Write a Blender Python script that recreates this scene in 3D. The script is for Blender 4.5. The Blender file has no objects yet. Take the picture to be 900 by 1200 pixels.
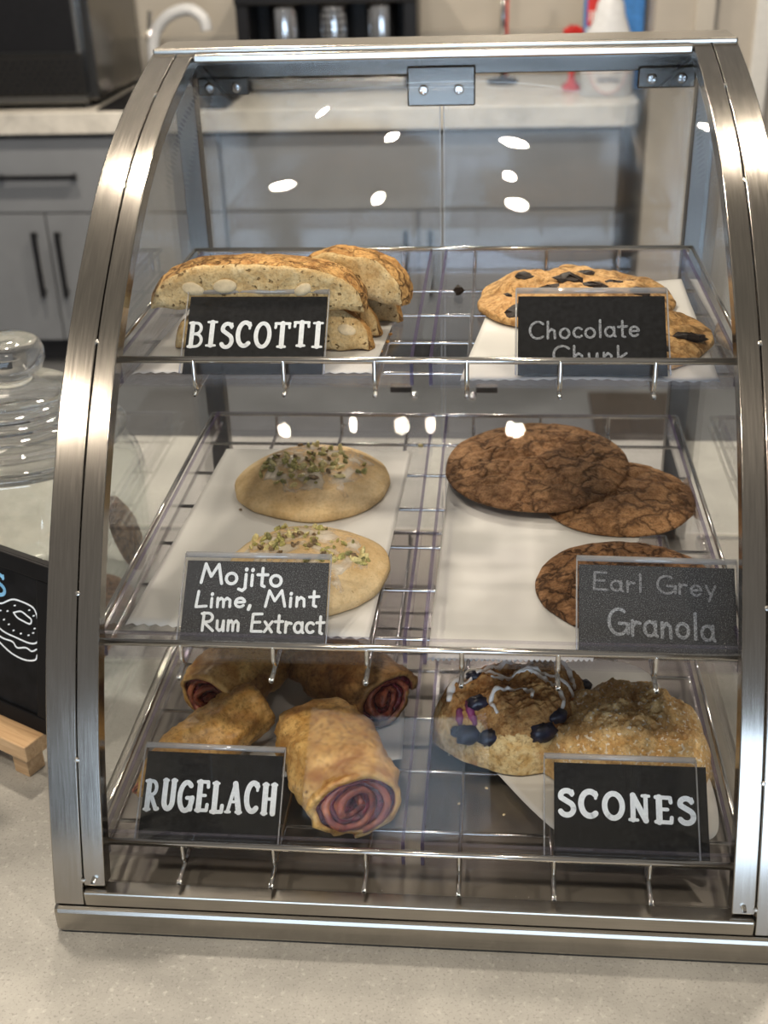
import bpy, math, random
from mathutils import Vector, Matrix, noise
PI = math.pi
scn = bpy.context.scene
COL = scn.collection

# ------------------------------------------------------------------ helpers
class MB:
    """collects vertices and faces, then links them as one mesh object"""
    def __init__(s): s.v = []; s.f = []; s.m = []
    def add(s, vs, fs, mi=0):
        b = len(s.v); s.v += [tuple(v) for v in vs]
        for f in fs: s.f.append([i + b for i in f]); s.m.append(mi)
        return s
    def box(s, x0, x1, y0, y1, z0, z1, mi=0):
        v = [(x, y, z) for z in (z0, z1) for y in (y0, y1) for x in (x0, x1)]
        return s.add(v, [(0, 2, 3, 1), (4, 5, 7, 6), (0, 1, 5, 4), (1, 3, 7, 5), (3, 2, 6, 7), (2, 0, 4, 6)], mi)
    def prism(s, poly, x0, x1, mi=0):
        """polygon in (y, z) extruded along x"""
        n = len(poly)
        v = [(x0, a, b) for a, b in poly] + [(x1, a, b) for a, b in poly]
        s.add(v, [list(range(n))[::-1], list(range(n, 2 * n))] + [(i, (i + 1) % n, n + (i + 1) % n, n + i) for i in range(n)], mi)
        return s
    def tube(s, path, r, seg=10, mi=0, closed=False, caps=True):
        P = [Vector(p) for p in path]; n = len(P); rings = []
        prev = None
        for i in range(n):
            if closed: t = P[(i + 1) % n] - P[i - 1]
            else: t = P[min(i + 1, n - 1)] - P[max(i - 1, 0)]
            t.normalize()
            if prev is None:
                a = Vector((0, 0, 1)) if abs(t.z) < .9 else Vector((1, 0, 0))
                u = t.cross(a).normalized()
            else:
                u = (prev - t * prev.dot(t)).normalized()
            prev = u; w = t.cross(u)
            rr = r[i] if isinstance(r, (list, tuple)) else r
            rings.append([P[i] + (u * math.cos(2 * PI * k / seg) + w * math.sin(2 * PI * k / seg)) * rr for k in range(seg)])
        v = [p for R in rings for p in R]; f = []
        for i in range(n if closed else n - 1):
            j = (i + 1) % n
            for k in range(seg):
                f.append((i * seg + k, i * seg + (k + 1) % seg, j * seg + (k + 1) % seg, j * seg + k))
        if caps and not closed:
            f.append(list(range(seg))[::-1]); f.append([(n - 1) * seg + k for k in range(seg)])
        return s.add(v, f, mi)
    def lathe(s, prof, cx=0, cy=0, seg=48, mi=0, axis='z'):
        """profile of (r, z) turned about z; poles closed where r is 0"""
        v = []; f = []; idx = []
        for r, z in prof:
            if r < 1e-7: idx.append([len(v)]); v.append((0, 0, z))
            else:
                idx.append(list(range(len(v), len(v) + seg)))
                v += [(r * math.cos(2 * PI * k / seg), r * math.sin(2 * PI * k / seg), z) for k in range(seg)]
        for a, b in zip(idx, idx[1:]):
            for k in range(seg):
                k2 = (k + 1) % seg
                if len(a) == 1 and len(b) == 1: continue
                if len(a) == 1: f.append((a[0], b[k2], b[k]))
                elif len(b) == 1: f.append((a[k], a[k2], b[0]))
                else: f.append((a[k], a[k2], b[k2], b[k]))
        if axis == 'y': v = [(x, -z, y) for x, y, z in v]
        if axis == 'x': v = [(z, x, y) for x, y, z in v]
        v = [(x + cx, y + cy, z) for x, y, z in v] if axis == 'z' else v
        return s.add(v, f, mi)
    def shift(s, d):
        s.v = [(x + d[0], y + d[1], z + d[2]) for x, y, z in s.v]; return s
    def build(s, name, mats, parent=None, smooth=False, bevel=0, loc=None, seg=2, autosm=None):
        me = bpy.data.meshes.new(name); me.from_pydata(s.v, [], s.f)
        mats = mats if isinstance(mats, (list, tuple)) else [mats]
        for m in mats: me.materials.append(m)
        me.polygons.foreach_set('material_index', s.m)
        if smooth or autosm: me.polygons.foreach_set('use_smooth', [True] * len(me.polygons))
        import bmesh
        bm = bmesh.new(); bm.from_mesh(me); bmesh.ops.recalc_face_normals(bm, faces=bm.faces); bm.to_mesh(me); bm.free()
        if autosm: me.set_sharp_from_angle(angle=math.radians(autosm))
        me.update()
        o = bpy.data.objects.new(name, me); COL.objects.link(o)
        if parent is not None: o.parent = parent
        if loc is not None: o.location = loc
        if bevel:
            b = o.modifiers.new('bevel', 'BEVEL'); b.width = bevel; b.segments = seg; b.limit_method = 'ANGLE'
            b.angle_limit = math.radians(40)
        return o

def tag(o, label=None, cat=None, group=None, kind=None):
    if label: o['label'] = label
    if cat: o['category'] = cat
    if group: o['group'] = group
    if kind: o['kind'] = kind
    return o
def thing(name, label, cat, loc=(0, 0, 0), rot=(0, 0, 0), group=None):
    o = bpy.data.objects.new(name, None); o.empty_display_size = .02; COL.objects.link(o)
    o.location = loc; o.rotation_euler = rot
    return tag(o, label, cat, group)
def struct(o): o['kind'] = 'structure'; return o
def fbm(x, y, z, oct=4):
    return noise.fractal(Vector((x, y, z)), 1.0, 2.0, oct)
def catmull(pts, sub=6, closed=False):
    P = [Vector(p) for p in pts]; n = len(P); out = []
    rng = range(n) if closed else range(n - 1)
    for i in rng:
        if closed: a, b, c, d = P[i - 1], P[i], P[(i + 1) % n], P[(i + 2) % n]
        else: a, b, c, d = P[max(i - 1, 0)], P[i], P[i + 1], P[min(i + 2, n - 1)]
        for k in range(sub):
            t = k / sub
            out.append(.5 * ((2 * b) + (c - a) * t + (2 * a - 5 * b + 4 * c - d) * t * t + (3 * b - a - 3 * c + d) * t ** 3))
    if not closed: out.append(P[-1])
    return out

# ------------------------------------------------------------------ materials
def newmat(name):
    m = bpy.data.materials.new(name); m.use_nodes = True
    nt = m.node_tree; nt.nodes.clear()
    out = nt.nodes.new('ShaderNodeOutputMaterial')
    return m, nt, out
class N:
    """short way to write node trees"""
    def __init__(s, nt): s.nt = nt
    def __call__(s, typ, ins=None, **props):
        n = s.nt.nodes.new('ShaderNode' + typ)
        for k, v in props.items(): setattr(n, k, v)
        for k, v in (ins or {}).items():
            i = n.inputs[k]
            if hasattr(v, 'links') or isinstance(v, bpy.types.NodeSocket): s.nt.links.new(v, i)
            else: i.default_value = v
        return n
    def ramp(s, fac, stops):
        n = s.nt.nodes.new('ShaderNodeValToRGB'); cr = n.color_ramp
        while len(cr.elements) < len(stops): cr.elements.new(.5)
        for e, (p, c) in zip(cr.elements, stops):
            e.position = p; e.color = (*c, 1) if len(c) == 3 else c
        s.nt.links.new(fac, n.inputs[0]); return n.outputs[0]
    def coord(s, scale=(1, 1, 1)):
        t = s('TexCoord'); mp = s('Mapping', {'Vector': t.outputs['Object'], 'Scale': scale}); return mp.outputs[0]
    def noise(s, vec, scale, detail=4, rough=.55, dist=0):
        return s('TexNoise', {'Vector': vec, 'Scale': scale, 'Detail': detail, 'Roughness': rough, 'Distortion': dist}).outputs[0]
    def bump(s, h, strength=.3, dist=.001, normal=None):
        ins = {'Height': h, 'Strength': strength, 'Distance': dist}
        if normal is not None: ins['Normal'] = normal
        return s('Bump', ins).outputs[0]
    def mix(s, fac, a, b, typ='MIX'):
        n = s.nt.nodes.new('ShaderNodeMix'); n.data_type = 'RGBA'; n.blend_type = typ
        for i, v in ((0, fac), (6, a), (7, b)):
            if isinstance(v, bpy.types.NodeSocket): s.nt.links.new(v, n.inputs[i])
            else: n.inputs[i].default_value = (*v, 1) if isinstance(v, tuple) and len(v) == 3 else v
        return n.outputs[2]
    def math(s, op, a, b=0.0, c=0.0):
        n = s.nt.nodes.new('ShaderNodeMath'); n.operation = op
        for i, v in enumerate((a, b, c)):
            if isinstance(v, bpy.types.NodeSocket): s.nt.links.new(v, n.inputs[i])
            else: n.inputs[i].default_value = v
        return n.outputs[0]

def plain(name, col, rough=.5, metal=0, spec=.5, coat=0, var=.06, nscale=60, bump=0, bdist=.0005):
    m, nt, out = newmat(name); n = N(nt)
    co = n.coord(); f = n.noise(co, nscale)
    lo = tuple(max(0, c * (1 - var * 2)) for c in col); hi = tuple(min(1, c * (1 + var * 2)) for c in col)
    c = n.ramp(f, [(.3, lo), (.7, hi)])
    ins = {'Base Color': c, 'Roughness': rough, 'Metallic': metal, 'Specular IOR Level': spec, 'Coat Weight': coat}
    if bump: ins['Normal'] = n.bump(f, bump, bdist)
    b = n('BsdfPrincipled', ins); nt.links.new(b.outputs[0], out.inputs[0]); return m

def brushed(name, col, rough, scale, bump=.15, var=.08):
    m, nt, out = newmat(name); n = N(nt)
    co = n.coord(scale); f = n.noise(co, 1.0, 6, .6)
    big = n.noise(n.coord(), 14, 3)
    c = n.ramp(f, [(.3, tuple(x * (1 - var) for x in col)), (.7, tuple(min(1, x * (1 + var)) for x in col))])
    c = n.mix(.25, c, n.ramp(big, [(.35, tuple(x * .75 for x in col)), (.65, col)]))
    r = n.math('MULTIPLY_ADD', f, .10, rough - .05)
    b = n('BsdfPrincipled', {'Base Color': c, 'Roughness': r, 'Metallic': 1.0, 'Normal': n.bump(f, bump, .0002)})
    nt.links.new(b.outputs[0], out.inputs[0]); return m

def clear(name, tint=(.97, .975, .98), rough=.02, haze=0.0, edge=0.0, f0=.04, edgecol=(.3, .25, .42), smudge=0.0):
    """clear sheet plastic or glass: see-through with a Fresnel reflection"""
    m, nt, out = newmat(name); n = N(nt)
    lw = n('LayerWeight', {'Blend': .5})
    p5 = n.math('POWER', lw.outputs['Facing'], 5.0)
    fac = n.math('MULTIPLY_ADD', p5, 1 - f0, f0)
    tr = n('BsdfTransparent', {'Color': (*tint, 1)})
    rg = rough
    if smudge:
        sm = n.noise(n.coord((1, 1, 1)), 9, 5, .65)
        rg = n.ramp(sm, [(.35, (rough,) * 3), (.75, (rough + smudge,) * 3)])
    gl = n('BsdfGlossy', {'Color': (1, 1, 1, 1), 'Roughness': rg})
    mx = n('MixShader', {0: fac, 1: tr.outputs[0], 2: gl.outputs[0]})
    if haze or edge:
        df = n('BsdfDiffuse', {'Color': (*edgecol, 1)})
        hz = max(haze, edge)
        mx = n('MixShader', {0: hz, 1: mx.outputs[0], 2: df.outputs[0]})
    nt.links.new(mx.outputs[0], out.inputs[0]); return m

M = {}
M['steel_v'] = brushed('brushed_steel_lengthwise', (.40, .375, .34), .17, (900, 30, 30), bump=.06)
M['steel_h'] = brushed('brushed_steel_crosswise', (.43, .405, .365), .23, (25, 800, 800), bump=.06)
M['steel_dark'] = brushed('worn_steel_floor', (.13, .12, .11), .26, (40, 500, 500))
M['post_steel'] = brushed('dark_post_steel', (.17, .16, .15), .3, (900, 30, 30))
M['steel_mirror'] = brushed('polished_steel', (.17, .165, .158), .24, (30, 30, 200), bump=.03)
M['floor_steel'] = plain('dull_dark_steel', (.22, .198, .172), .42, .5, var=.06, nscale=12)
M['chrome'] = plain('chrome_wire', (.62, .60, .57), .16, 1, var=.03)
M['chrome_bright'] = plain('bright_chrome', (.75, .75, .76), .12, 1, var=.03)
M['rivet'] = plain('steel_rivet', (.62, .60, .56), .25, 1)
M['pane'] = clear('curved_clear_pane', (.975, .98, .98), .015, f0=.007)
M['side'] = clear('side_clear_pane', (.96, .97, .975), .02, f0=.022)
M['rear'] = clear('rear_door_pane', (.955, .965, .975), .06, haze=.02, edgecol=(.6, .61, .63), smudge=.10, f0=.022)
M['tray'] = clear('clear_tray_plastic', (.955, .95, .965), .04, f0=.03)
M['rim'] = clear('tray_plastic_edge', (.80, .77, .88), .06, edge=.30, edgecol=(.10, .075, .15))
M['rim_clear'] = clear('tray_lip', (.93, .92, .95), .05, edge=.08, edgecol=(.3, .27, .34), f0=.05)
M['holder'] = clear('card_holder_plastic', (.96, .962, .965), .03, f0=.010)
M['holder_edge'] = clear('card_holder_edge', (.9, .9, .92), .05, edge=.35, edgecol=(.6, .6, .6), f0=.15)
M['glass'] = clear('jar_glass', (.94, .955, .95), .01, f0=.05)
M['rear_edge'] = clear('rear_door_edge', (.85, .87, .9), .05, edge=.35, edgecol=(.75, .77, .8))
def lidglass():
    m, nt, out = newmat('thick_lid_glass'); n = N(nt)
    b = n('BsdfPrincipled', {'Base Color': (.97, .98, .98, 1), 'Roughness': .0, 'Transmission Weight': 1.0, 'IOR': 1.45})
    tr = n('BsdfTransparent', {'Color': (.95, .96, .96, 1)})
    mx = n('MixShader', {0: .15, 1: b.outputs[0], 2: tr.outputs[0]})
    nt.links.new(mx.outputs[0], out.inputs[0]); return m
M['lid_glass'] = lidglass()

def stone(name, base, speck, dark, rough=.32, sc=1.0):
    m, nt, out = newmat(name); n = N(nt); co = n.coord()
    a = n.noise(co, 9, 8, .68, .4); f = n.noise(co, 420 * sc, 2, .5); g = n.noise(co, 160 * sc, 3, .6)
    c = n.ramp(a, [(.32, tuple(x * .76 for x in base)), (.52, base), (.70, tuple(min(1, x * 1.2) for x in base))])
    c = n.mix(n.ramp(f, [(.56, (0, 0, 0)), (.70, (.42, .42, .42))]), c, dark)
    c = n.mix(n.ramp(g, [(.58, (0, 0, 0)), (.72, (.5, .5, .5))]), c, speck)
    b = n('BsdfPrincipled', {'Base Color': c, 'Roughness': rough, 'Specular IOR Level': .4, 'Normal': n.bump(f, .08, .0004)})
    nt.links.new(b.outputs[0], out.inputs[0]); return m
M['quartz'] = stone('speckled_quartz', (.345, .337, .315), (.54, .53, .50), (.11, .105, .095), .34, 1.25)
M['back_quartz'] = stone('cream_quartz', (.72, .69, .63), (.8, .78, .73), (.5, .47, .42), .3, .5)
M['cabinet'] = plain('grey_blue_cabinet_paint', (.25, .265, .29), .42, var=.03, nscale=8)
M['cab_dark'] = plain('dark_cabinet_body', (.03, .03, .034), .6)  # near-black finish for cabinet bodies and plinths
M['black_metal'] = plain('black_handle', (.018, .018, .022), .3, .4)
M['black_plastic'] = plain('black_plastic', (.012, .012, .014), .35, spec=.3)
M['wall'] = plain('warm_beige_wall', (.50, .465, .41), .75, var=.04, nscale=3)
M['splash'] = plain('grey_backsplash', (.40, .375, .335), .5, var=.05, nscale=5)
M['col'] = plain('taupe_wall', (.47, .43, .375), .7, var=.05, nscale=4)
M['trim'] = plain('white_trim_paint', (.74, .73, .70), .5, var=.02)
M['floor'] = plain('grey_floor', (.17, .175, .185), .28, var=.14, nscale=3)
M['mat_dark'] = plain('dark_brown_floor_mat', (.055, .042, .033), .6, var=.2, nscale=90)
M['card'] = plain('black_card', (.010, .010, .011), .55, spec=.12, var=.3, nscale=300)
def speckcard():  # grey speckle in the card colour imitates hazy reflections
    m, nt, out = newmat('hazed_black_card'); n = N(nt); co = n.coord()
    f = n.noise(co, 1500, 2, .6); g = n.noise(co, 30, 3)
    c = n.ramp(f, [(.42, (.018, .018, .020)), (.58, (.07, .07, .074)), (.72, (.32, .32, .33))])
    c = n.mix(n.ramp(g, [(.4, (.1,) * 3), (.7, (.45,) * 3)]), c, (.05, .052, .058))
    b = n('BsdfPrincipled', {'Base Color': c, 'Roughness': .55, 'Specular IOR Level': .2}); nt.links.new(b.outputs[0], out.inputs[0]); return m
M['card_haze'] = speckcard()
M['chalk'] = plain('white_chalk_paint', (.86, .89, .93), .8, var=.05, nscale=400)
M['chalk_grey'] = plain('thin_grey_chalk', (.27, .28, .30), .8, var=.4, nscale=900)
M['chalk_faint'] = plain('faint_grey_chalk', (.20, .20, .21), .8, var=.4, nscale=900)
M['chalk_blue'] = plain('blue_chalk', (.25, .55, .8), .8)
M['board'] = plain('black_chalkboard', (.009, .009, .010), .55, spec=.12, var=.2)
M['board_frame'] = plain('black_board_frame', (.006, .006, .007), .5, spec=.15)
def wood():
    m, nt, out = newmat('pale_easel_wood'); n = N(nt)
    f = n.noise(n.coord((6, 60, 60)), 3, 5, .6, .6)
    c = n.ramp(f, [(.3, (.42, .25, .12)), (.6, (.60, .40, .22)), (.8, (.66, .46, .27))])
    b = n('BsdfPrincipled', {'Base Color': c, 'Roughness': .55}); nt.links.new(b.outputs[0], out.inputs[0]); return m
M['wood'] = wood()
M['twine'] = plain('brown_twine', (.36, .26, .16), .9, var=.3, nscale=600, bump=.8, bdist=.001)
def paper():
    m, nt, out = newmat('white_parchment'); n = N(nt)
    f = n.noise(n.coord(), 30, 4)
    c = n.ramp(f, [(.3, (.74, .73, .71)), (.7, (.82, .81, .79))])
    d = n('BsdfPrincipled', {'Base Color': c, 'Roughness': .45, 'Specular IOR Level': .35, 'Normal': n.bump(f, .25, .002)})
    t = n('BsdfTranslucent', {'Color': (.8, .8, .78, 1)})
    tp = n('BsdfTransparent', {'Color': (1, 1, 1, 1)})
    a = n('MixShader', {0: .22, 1: d.outputs[0], 2: t.outputs[0]})
    b = n('MixShader', {0: .10, 1: a.outputs[0], 2: tp.outputs[0]})
    nt.links.new(b.outputs[0], out.inputs[0]); return m
M['paper'] = paper()

def baked(name, cols, scale=28, grain=350, bump=.5, bd=.0012, spec=.25, rough=.75, crack=None, fleck=None, pores=None, toast=None, gm=.55, cm=.08):
    """baked dough: three colours over soft noise, grain, and optional cracks, flecks, pores and toasted patches"""
    m, nt, out = newmat(name); n = N(nt); co = n.coord()
    a = n.noise(co, scale, 6, .65, .4); g = n.noise(co, grain, 4, .65); g2 = n.noise(co, grain * .35, 4, .65)
    c = n.ramp(a, [(.34, cols[0]), (.50, cols[1]), (.66, cols[2])])
    c = n.mix(gm, c, n.mix(n.ramp(g2, [(.38, (0, 0, 0)), (.62, (1, 1, 1))]), cols[0], cols[2]))
    c = n.mix(n.ramp(g, [(.36, (min(1, gm * 1.1),) * 3), (.52, (0, 0, 0))]), c, tuple(x * .45 for x in cols[0]))
    h = n.math('ADD', n.math('MULTIPLY', g2, .6), n.math('MULTIPLY', g, .4))
    if toast:
        ts, tc_, lo = toast
        tn = n.noise(co, ts, 5, .6, .6)
        c = n.mix(n.ramp(tn, [(lo, (0, 0, 0)), (lo + .16, (.85,) * 3)]), c, tc_)
    if pores:
        po = n.noise(co, pores, 2, .5)
        e = n.ramp(po, [(.30, (0, 0, 0)), (.37, (1, 1, 1))])
        c = n.mix(e, tuple(x * .5 for x in cols[0]), c); h = n.math('ADD', h, e)
    if crack:
        vec = n('VectorMath', {0: n('TexNoise', {'Vector': co, 'Scale': crack * 1.5, 'Detail': 5.0}).outputs['Color'], 1: (.5, .5, .5)}, operation='SUBTRACT').outputs[0]
        wv = n('VectorMath', {0: co, 1: n('VectorMath', {0: vec, 'Scale': 1.5 / crack}, operation='SCALE').outputs[0]}, operation='ADD').outputs[0]
        vo = n('TexVoronoi', {'Vector': wv, 'Scale': crack, 'Randomness': 1.0}, feature='DISTANCE_TO_EDGE').outputs[0]
        msk = n.ramp(n.noise(co, crack * .7, 3), [(.38, (1, 1, 1)), (.60, (.0,) * 3)])
        vo = n.math('ADD', vo, n.math('MULTIPLY', msk, cm))
        e = n.ramp(vo, [(.02, (.12,) * 3), (.07, (.65,) * 3), (.16, (1, 1, 1))])
        c = n.mix(e, tuple(x * .45 for x in cols[0]), c)
        h = n.math('ADD', h, n.math('MULTIPLY', e, 1.3))
    if fleck:
        fs, fc, th = fleck
        fl = n.noise(co, fs, 2, .5)
        c = n.mix(n.ramp(fl, [(th, (0, 0, 0)), (th + .05, (.85,) * 3)]), c, fc)
    b = n('BsdfPrincipled', {'Base Color': c, 'Roughness': rough, 'Specular IOR Level': spec, 'Normal': n.bump(h, bump, bd)})
    nt.links.new(b.outputs[0], out.inputs[0]); return m
M['mojito'] = baked('pale_cookie_dough', [(.52, .34, .15), (.70, .51, .27), (.78, .62, .38)], 14, 420, .35, .0008, fleck=(210, (.32, .20, .08), .70), gm=.22)
M['crinkle'] = baked('brown_crinkle_cookie', [(.19, .085, .032), (.36, .185, .078), (.47, .27, .13)], 20, 620, .9, .0016, crack=36, cm=.055)
M['granola'] = baked('dark_brown_cookie', [(.15, .066, .026), (.30, .15, .065), (.40, .22, .11)], 30, 460, 1.0, .0024, crack=46, cm=.03)
M['choc_dough'] = baked('golden_cookie_dough', [(.40, .20, .065), (.60, .35, .135), (.68, .45, .21)], 26, 420, .6, .0012, crack=30, fleck=(140, (.33, .17, .06), .68))
M['chocolate'] = plain('dark_chocolate', (.016, .009, .006), .5, spec=.2, var=.3, nscale=200, bump=.5)
M['crust'] = baked('biscotti_crust', [(.34, .15, .04), (.60, .32, .095), (.70, .43, .165)], 34, 420, 1.0, .0026, crack=60)
M['crumb'] = baked('biscotti_crumb', [(.48, .29, .11), (.66, .46, .21), (.76, .59, .33)], 60, 520, 1.0, .0016, pores=240, gm=.35)
M['almond'] = plain('pale_almond', (.72, .56, .34), .6, var=.12, nscale=120)
M['pastry'] = baked('golden_pastry', [(.46, .22, .05), (.68, .385, .11), (.76, .50, .19)], 20, 300, .35, .001, spec=.5, rough=.42, fleck=(110, (.16, .07, .02), .73), toast=(26, (.30, .11, .022), .53))
M['pastry_in'] = baked('jam_stained_dough', [(.08, .007, .008), (.28, .034, .026), (.54, .20, .10)], 70, 300, .7, .0012, spec=.5, rough=.35)
M['filling'] = baked('raspberry_filling', [(.020, .002, .005), (.085, .006, .014), (.24, .022, .04)], 90, 420, 1.0, .002, spec=.7, rough=.25)
M['scone'] = baked('golden_scone', [(.26, .105, .028), (.50, .25, .075), (.66, .41, .17)], 40, 330, 1.0, .0022, toast=(38, (.22, .08, .02), .52))
M['scone_side'] = baked('pale_scone_crumb', [(.50, .28, .09), (.70, .49, .20), (.80, .64, .36)], 50, 300, 1.0, .0025, toast=(60, (.45, .20, .06), .56))
M['scone_sugar'] = baked('sugared_scone', [(.46, .24, .075), (.70, .43, .155), (.84, .64, .34)], 36, 420, 1.0, .0030, spec=.5, rough=.5, gm=.4, fleck=(330, (.86, .80, .70), .60))
M['berry'] = plain('dark_blueberry', (.012, .012, .03), .35, var=.4, nscale=150, bump=.4)
M['berry_juice'] = plain('purple_juice_stain', (.22, .035, .12), .5, var=.3, nscale=120)
M['glaze'] = plain('white_glaze', (.76, .70, .64), .25, var=.06, nscale=120, coat=.3)
M['pist'] = [plain('green_pistachio', (.40, .37, .13), .6, var=.3, nscale=500), plain('yellow_pistachio', (.64, .56, .27), .6, var=.2, nscale=500),
             plain('brown_pistachio_skin', (.22, .15, .08), .6, var=.4, nscale=500), plain('dark_green_pistachio', (.24, .23, .085), .6, var=.3, nscale=500)]
M['crumb_bit'] = plain('pale_crumb', (.72, .58, .36), .7, var=.2)
M['white_plastic'] = plain('white_bottle_plastic', (.72, .74, .77), .3, var=.03)
M['label'] = plain('white_label', (.80, .78, .78), .5, var=.03)
M['label_pink'] = plain('faded_red_print', (.70, .36, .36), .5)
M['red'] = plain('red_plastic', (.62, .035, .03), .45, var=.15)
M['blue_box'] = plain('blue_packaging', (.05, .22, .58), .45, var=.1)
M['pale_blue'] = plain('pale_blue_packaging', (.50, .60, .72), .45, var=.05)
M['grey_text'] = plain('grey_print', (.35, .36, .40), .6)
M['lamp'] = None

# ------------------------------------------------------------------ camera
cam = bpy.data.cameras.new('camera'); co = bpy.data.objects.new('camera', cam); COL.objects.link(co)
R_ = Vector((0.9958309, 0.08641785, -0.02920224)); U_ = Vector((-0.01489503, 0.46988931, 0.88259967)); F_ = Vector((-0.08999418, 0.87848505, -0.4692175))
co.matrix_world = Matrix(((R_.x, U_.x, -F_.x, .05053576), (R_.y, U_.y, -F_.y, -.58258035), (R_.z, U_.z, -F_.z, .65176429), (0, 0, 0, 1)))
cam.sensor_fit = 'VERTICAL'; cam.sensor_height = 24; cam.lens = 24 * 1393.07 / 1200
cam.clip_start = .01; cam.dof.use_dof = True; cam.dof.focus_distance = .86; cam.dof.aperture_fstop = 5.5
scn.camera = co

# ------------------------------------------------------------------ setting
struct(MB().box(-4, 4, -4, 5, -.95, -.91).build('floor', M['floor']))
struct(MB().box(-4, 4, 4.1, 4.2, -.91, 1.9).build('wall_back', M['wall']))
struct(MB().box(.54, 3, 3.50, 4.1, -.91, 1.9).build('wall_right', M['col']))
b = MB().box(.845, .90, 3.47, 3.50, -.91, 1.9); b.box(.56, .845, 3.485, 3.50, -.91, -.80)
struct(b.build('trim_1', M['trim'], bevel=.004))
struct(MB().box(.66, .72, 3.47, 3.50, -.91, 1.9).build('trim_2', M['wall'], bevel=.004))
MATBOX = (.37, .66, 2.10, 3.2)
tag(MB().box(*MATBOX, -.91, -.895).build('floor_mat', M['mat_dark'], bevel=.004), 'dark brown floor mat lying past the end of the grey cabinets', 'mat')

# front counter and back counter
tag(MB().box(-1.1, 1.3, -.42, .848, -.05, 0).build('countertop', M['quartz'], bevel=.003), 'speckled grey beige stone countertop the pastry case stands on', 'countertop')
t = thing('counter_base', 'plain dark panelled base under the front countertop', 'counter', (0, 0, -.91))
MB().box(-1.05, 1.25, -.36, .80, .10, .86).build('body', M['cabinet'], t); MB().box(-1.0, 1.2, -.30, .76, 0, .10).build('plinth', M['cab_dark'], t)
pts = [(-2.6, 3.42), (.46, 3.42), (.49, 3.435), (.505, 3.47), (.505, 4.095), (-2.6, 4.095)]
b = MB(); n_ = len(pts)
b.add([(x, y, -.07) for x, y in pts] + [(x, y, 0) for x, y in pts], [list(range(n_))[::-1], list(range(n_, 2 * n_))] + [(i, (i + 1) % n_, n_ + (i + 1) % n_, n_ + i) for i in range(n_)])
tag(b.build('countertop', M['back_quartz'], bevel=.004), 'cream stone countertop along the back wall over grey cabinets', 'countertop')
struct(MB().box(-2.6, .54, 4.075, 4.1, 0, .16).build('trim_3', M['splash'], bevel=.002))

def cabinet(x0, x1, handle, label):
    t = thing('base_cabinet', label, 'cabinet', ((x0 + x1) / 2, 3.47, -.91)); ox, oy, oz = (x0 + x1) / 2, 3.47, -.91
    w = (x1 - x0) / 2
    MB().box(-w, w, .004, .60, .10, .84).build('body', M['cab_dark'], t)
    MB().box(-w + .01, w - .01, .06, .55, 0, .10).build('plinth', M['cab_dark'], t)
    d = MB().box(-w + .004, w - .004, -.02, .004, .572, .822).build('drawer', M['cabinet'], t, bevel=.002)
    if handle:
        h = MB(); h.box(-.145, .145, -.055, -.040, .690, .705); h.box(-.135, -.120, -.042, -.02, .690, .705); h.box(.120, .135, -.042, -.02, .690, .705)
        h.build('handle', M['black_metal'], d, bevel=.002)
    for s in (-1, 1):
        a, c = (-w + .004, -.003) if s < 0 else (.003, w - .004)
        dd = MB().box(a, c, -.02, .004, .105, .566).build('door', M['cabinet'], t, bevel=.002)
        hx = s * .042
        h = MB(); h.box(hx - .008, hx + .008, -.055, -.040, .275, .51); h.box(hx - .006, hx + .006, -.042, -.02, .285, .297); h.box(hx - .006, hx + .006, -.042, -.02, .488, .50)
        h.build('handle', M['black_metal'], dd, bevel=.002)
    return t
cabinet(-2.160, -.879, True, 'grey base cabinet left of the case with a black drawer handle')
cabinet(-.877, .452, False, 'grey base cabinet seen through the case with a plain top panel')

# ------------------------------------------------------------------ things on the back counter
t = thing('countertop_oven', 'dark and steel countertop oven at the left end of the back counter', 'oven', (-1.62, 3.5, 0))
bx = MB().box(-.42, .335, .012, .56, .025, .62).build('body', M['steel_mirror'], t, bevel=.006)
b = MB().box(-.42, .285, -.012, .012, .185, .62); b.build('door', M['black_plastic'], t, bevel=.003)
v = MB().box(-.42, .30, -.010, .012, .045, .172)
vent = v.build('vent_panel', M['steel_dark'], t, bevel=.002)
dm = MB()
for r in range(6):
    for c in range(26):
        x = -.40 + c * .0265 + (r % 2) * .013; z = .060 + r * .018
        dm.add([(x + .0075 * math.cos(k * PI / 3), -.0115, z + .0055 * math.sin(k * PI / 3)) for k in range(6)], [list(range(6))])
dm.build('perforations', M['black_plastic'], vent)
MB().box(-.42, .302, -.016, .012, .020, .043).build('bottom_rim', M['steel_h'], t, bevel=.002)
MB().box(.287, .300, -.016, .012, .176, .62).build('door_edge', M['chrome'], t, bevel=.002)
for x in (-.38, .28):
    for y in (.05, .55): MB().lathe([(0, 0), (.018, 0), (.018, .026), (0, .026)], x, y, 16).build('foot', M['black_plastic'], t)

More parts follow.
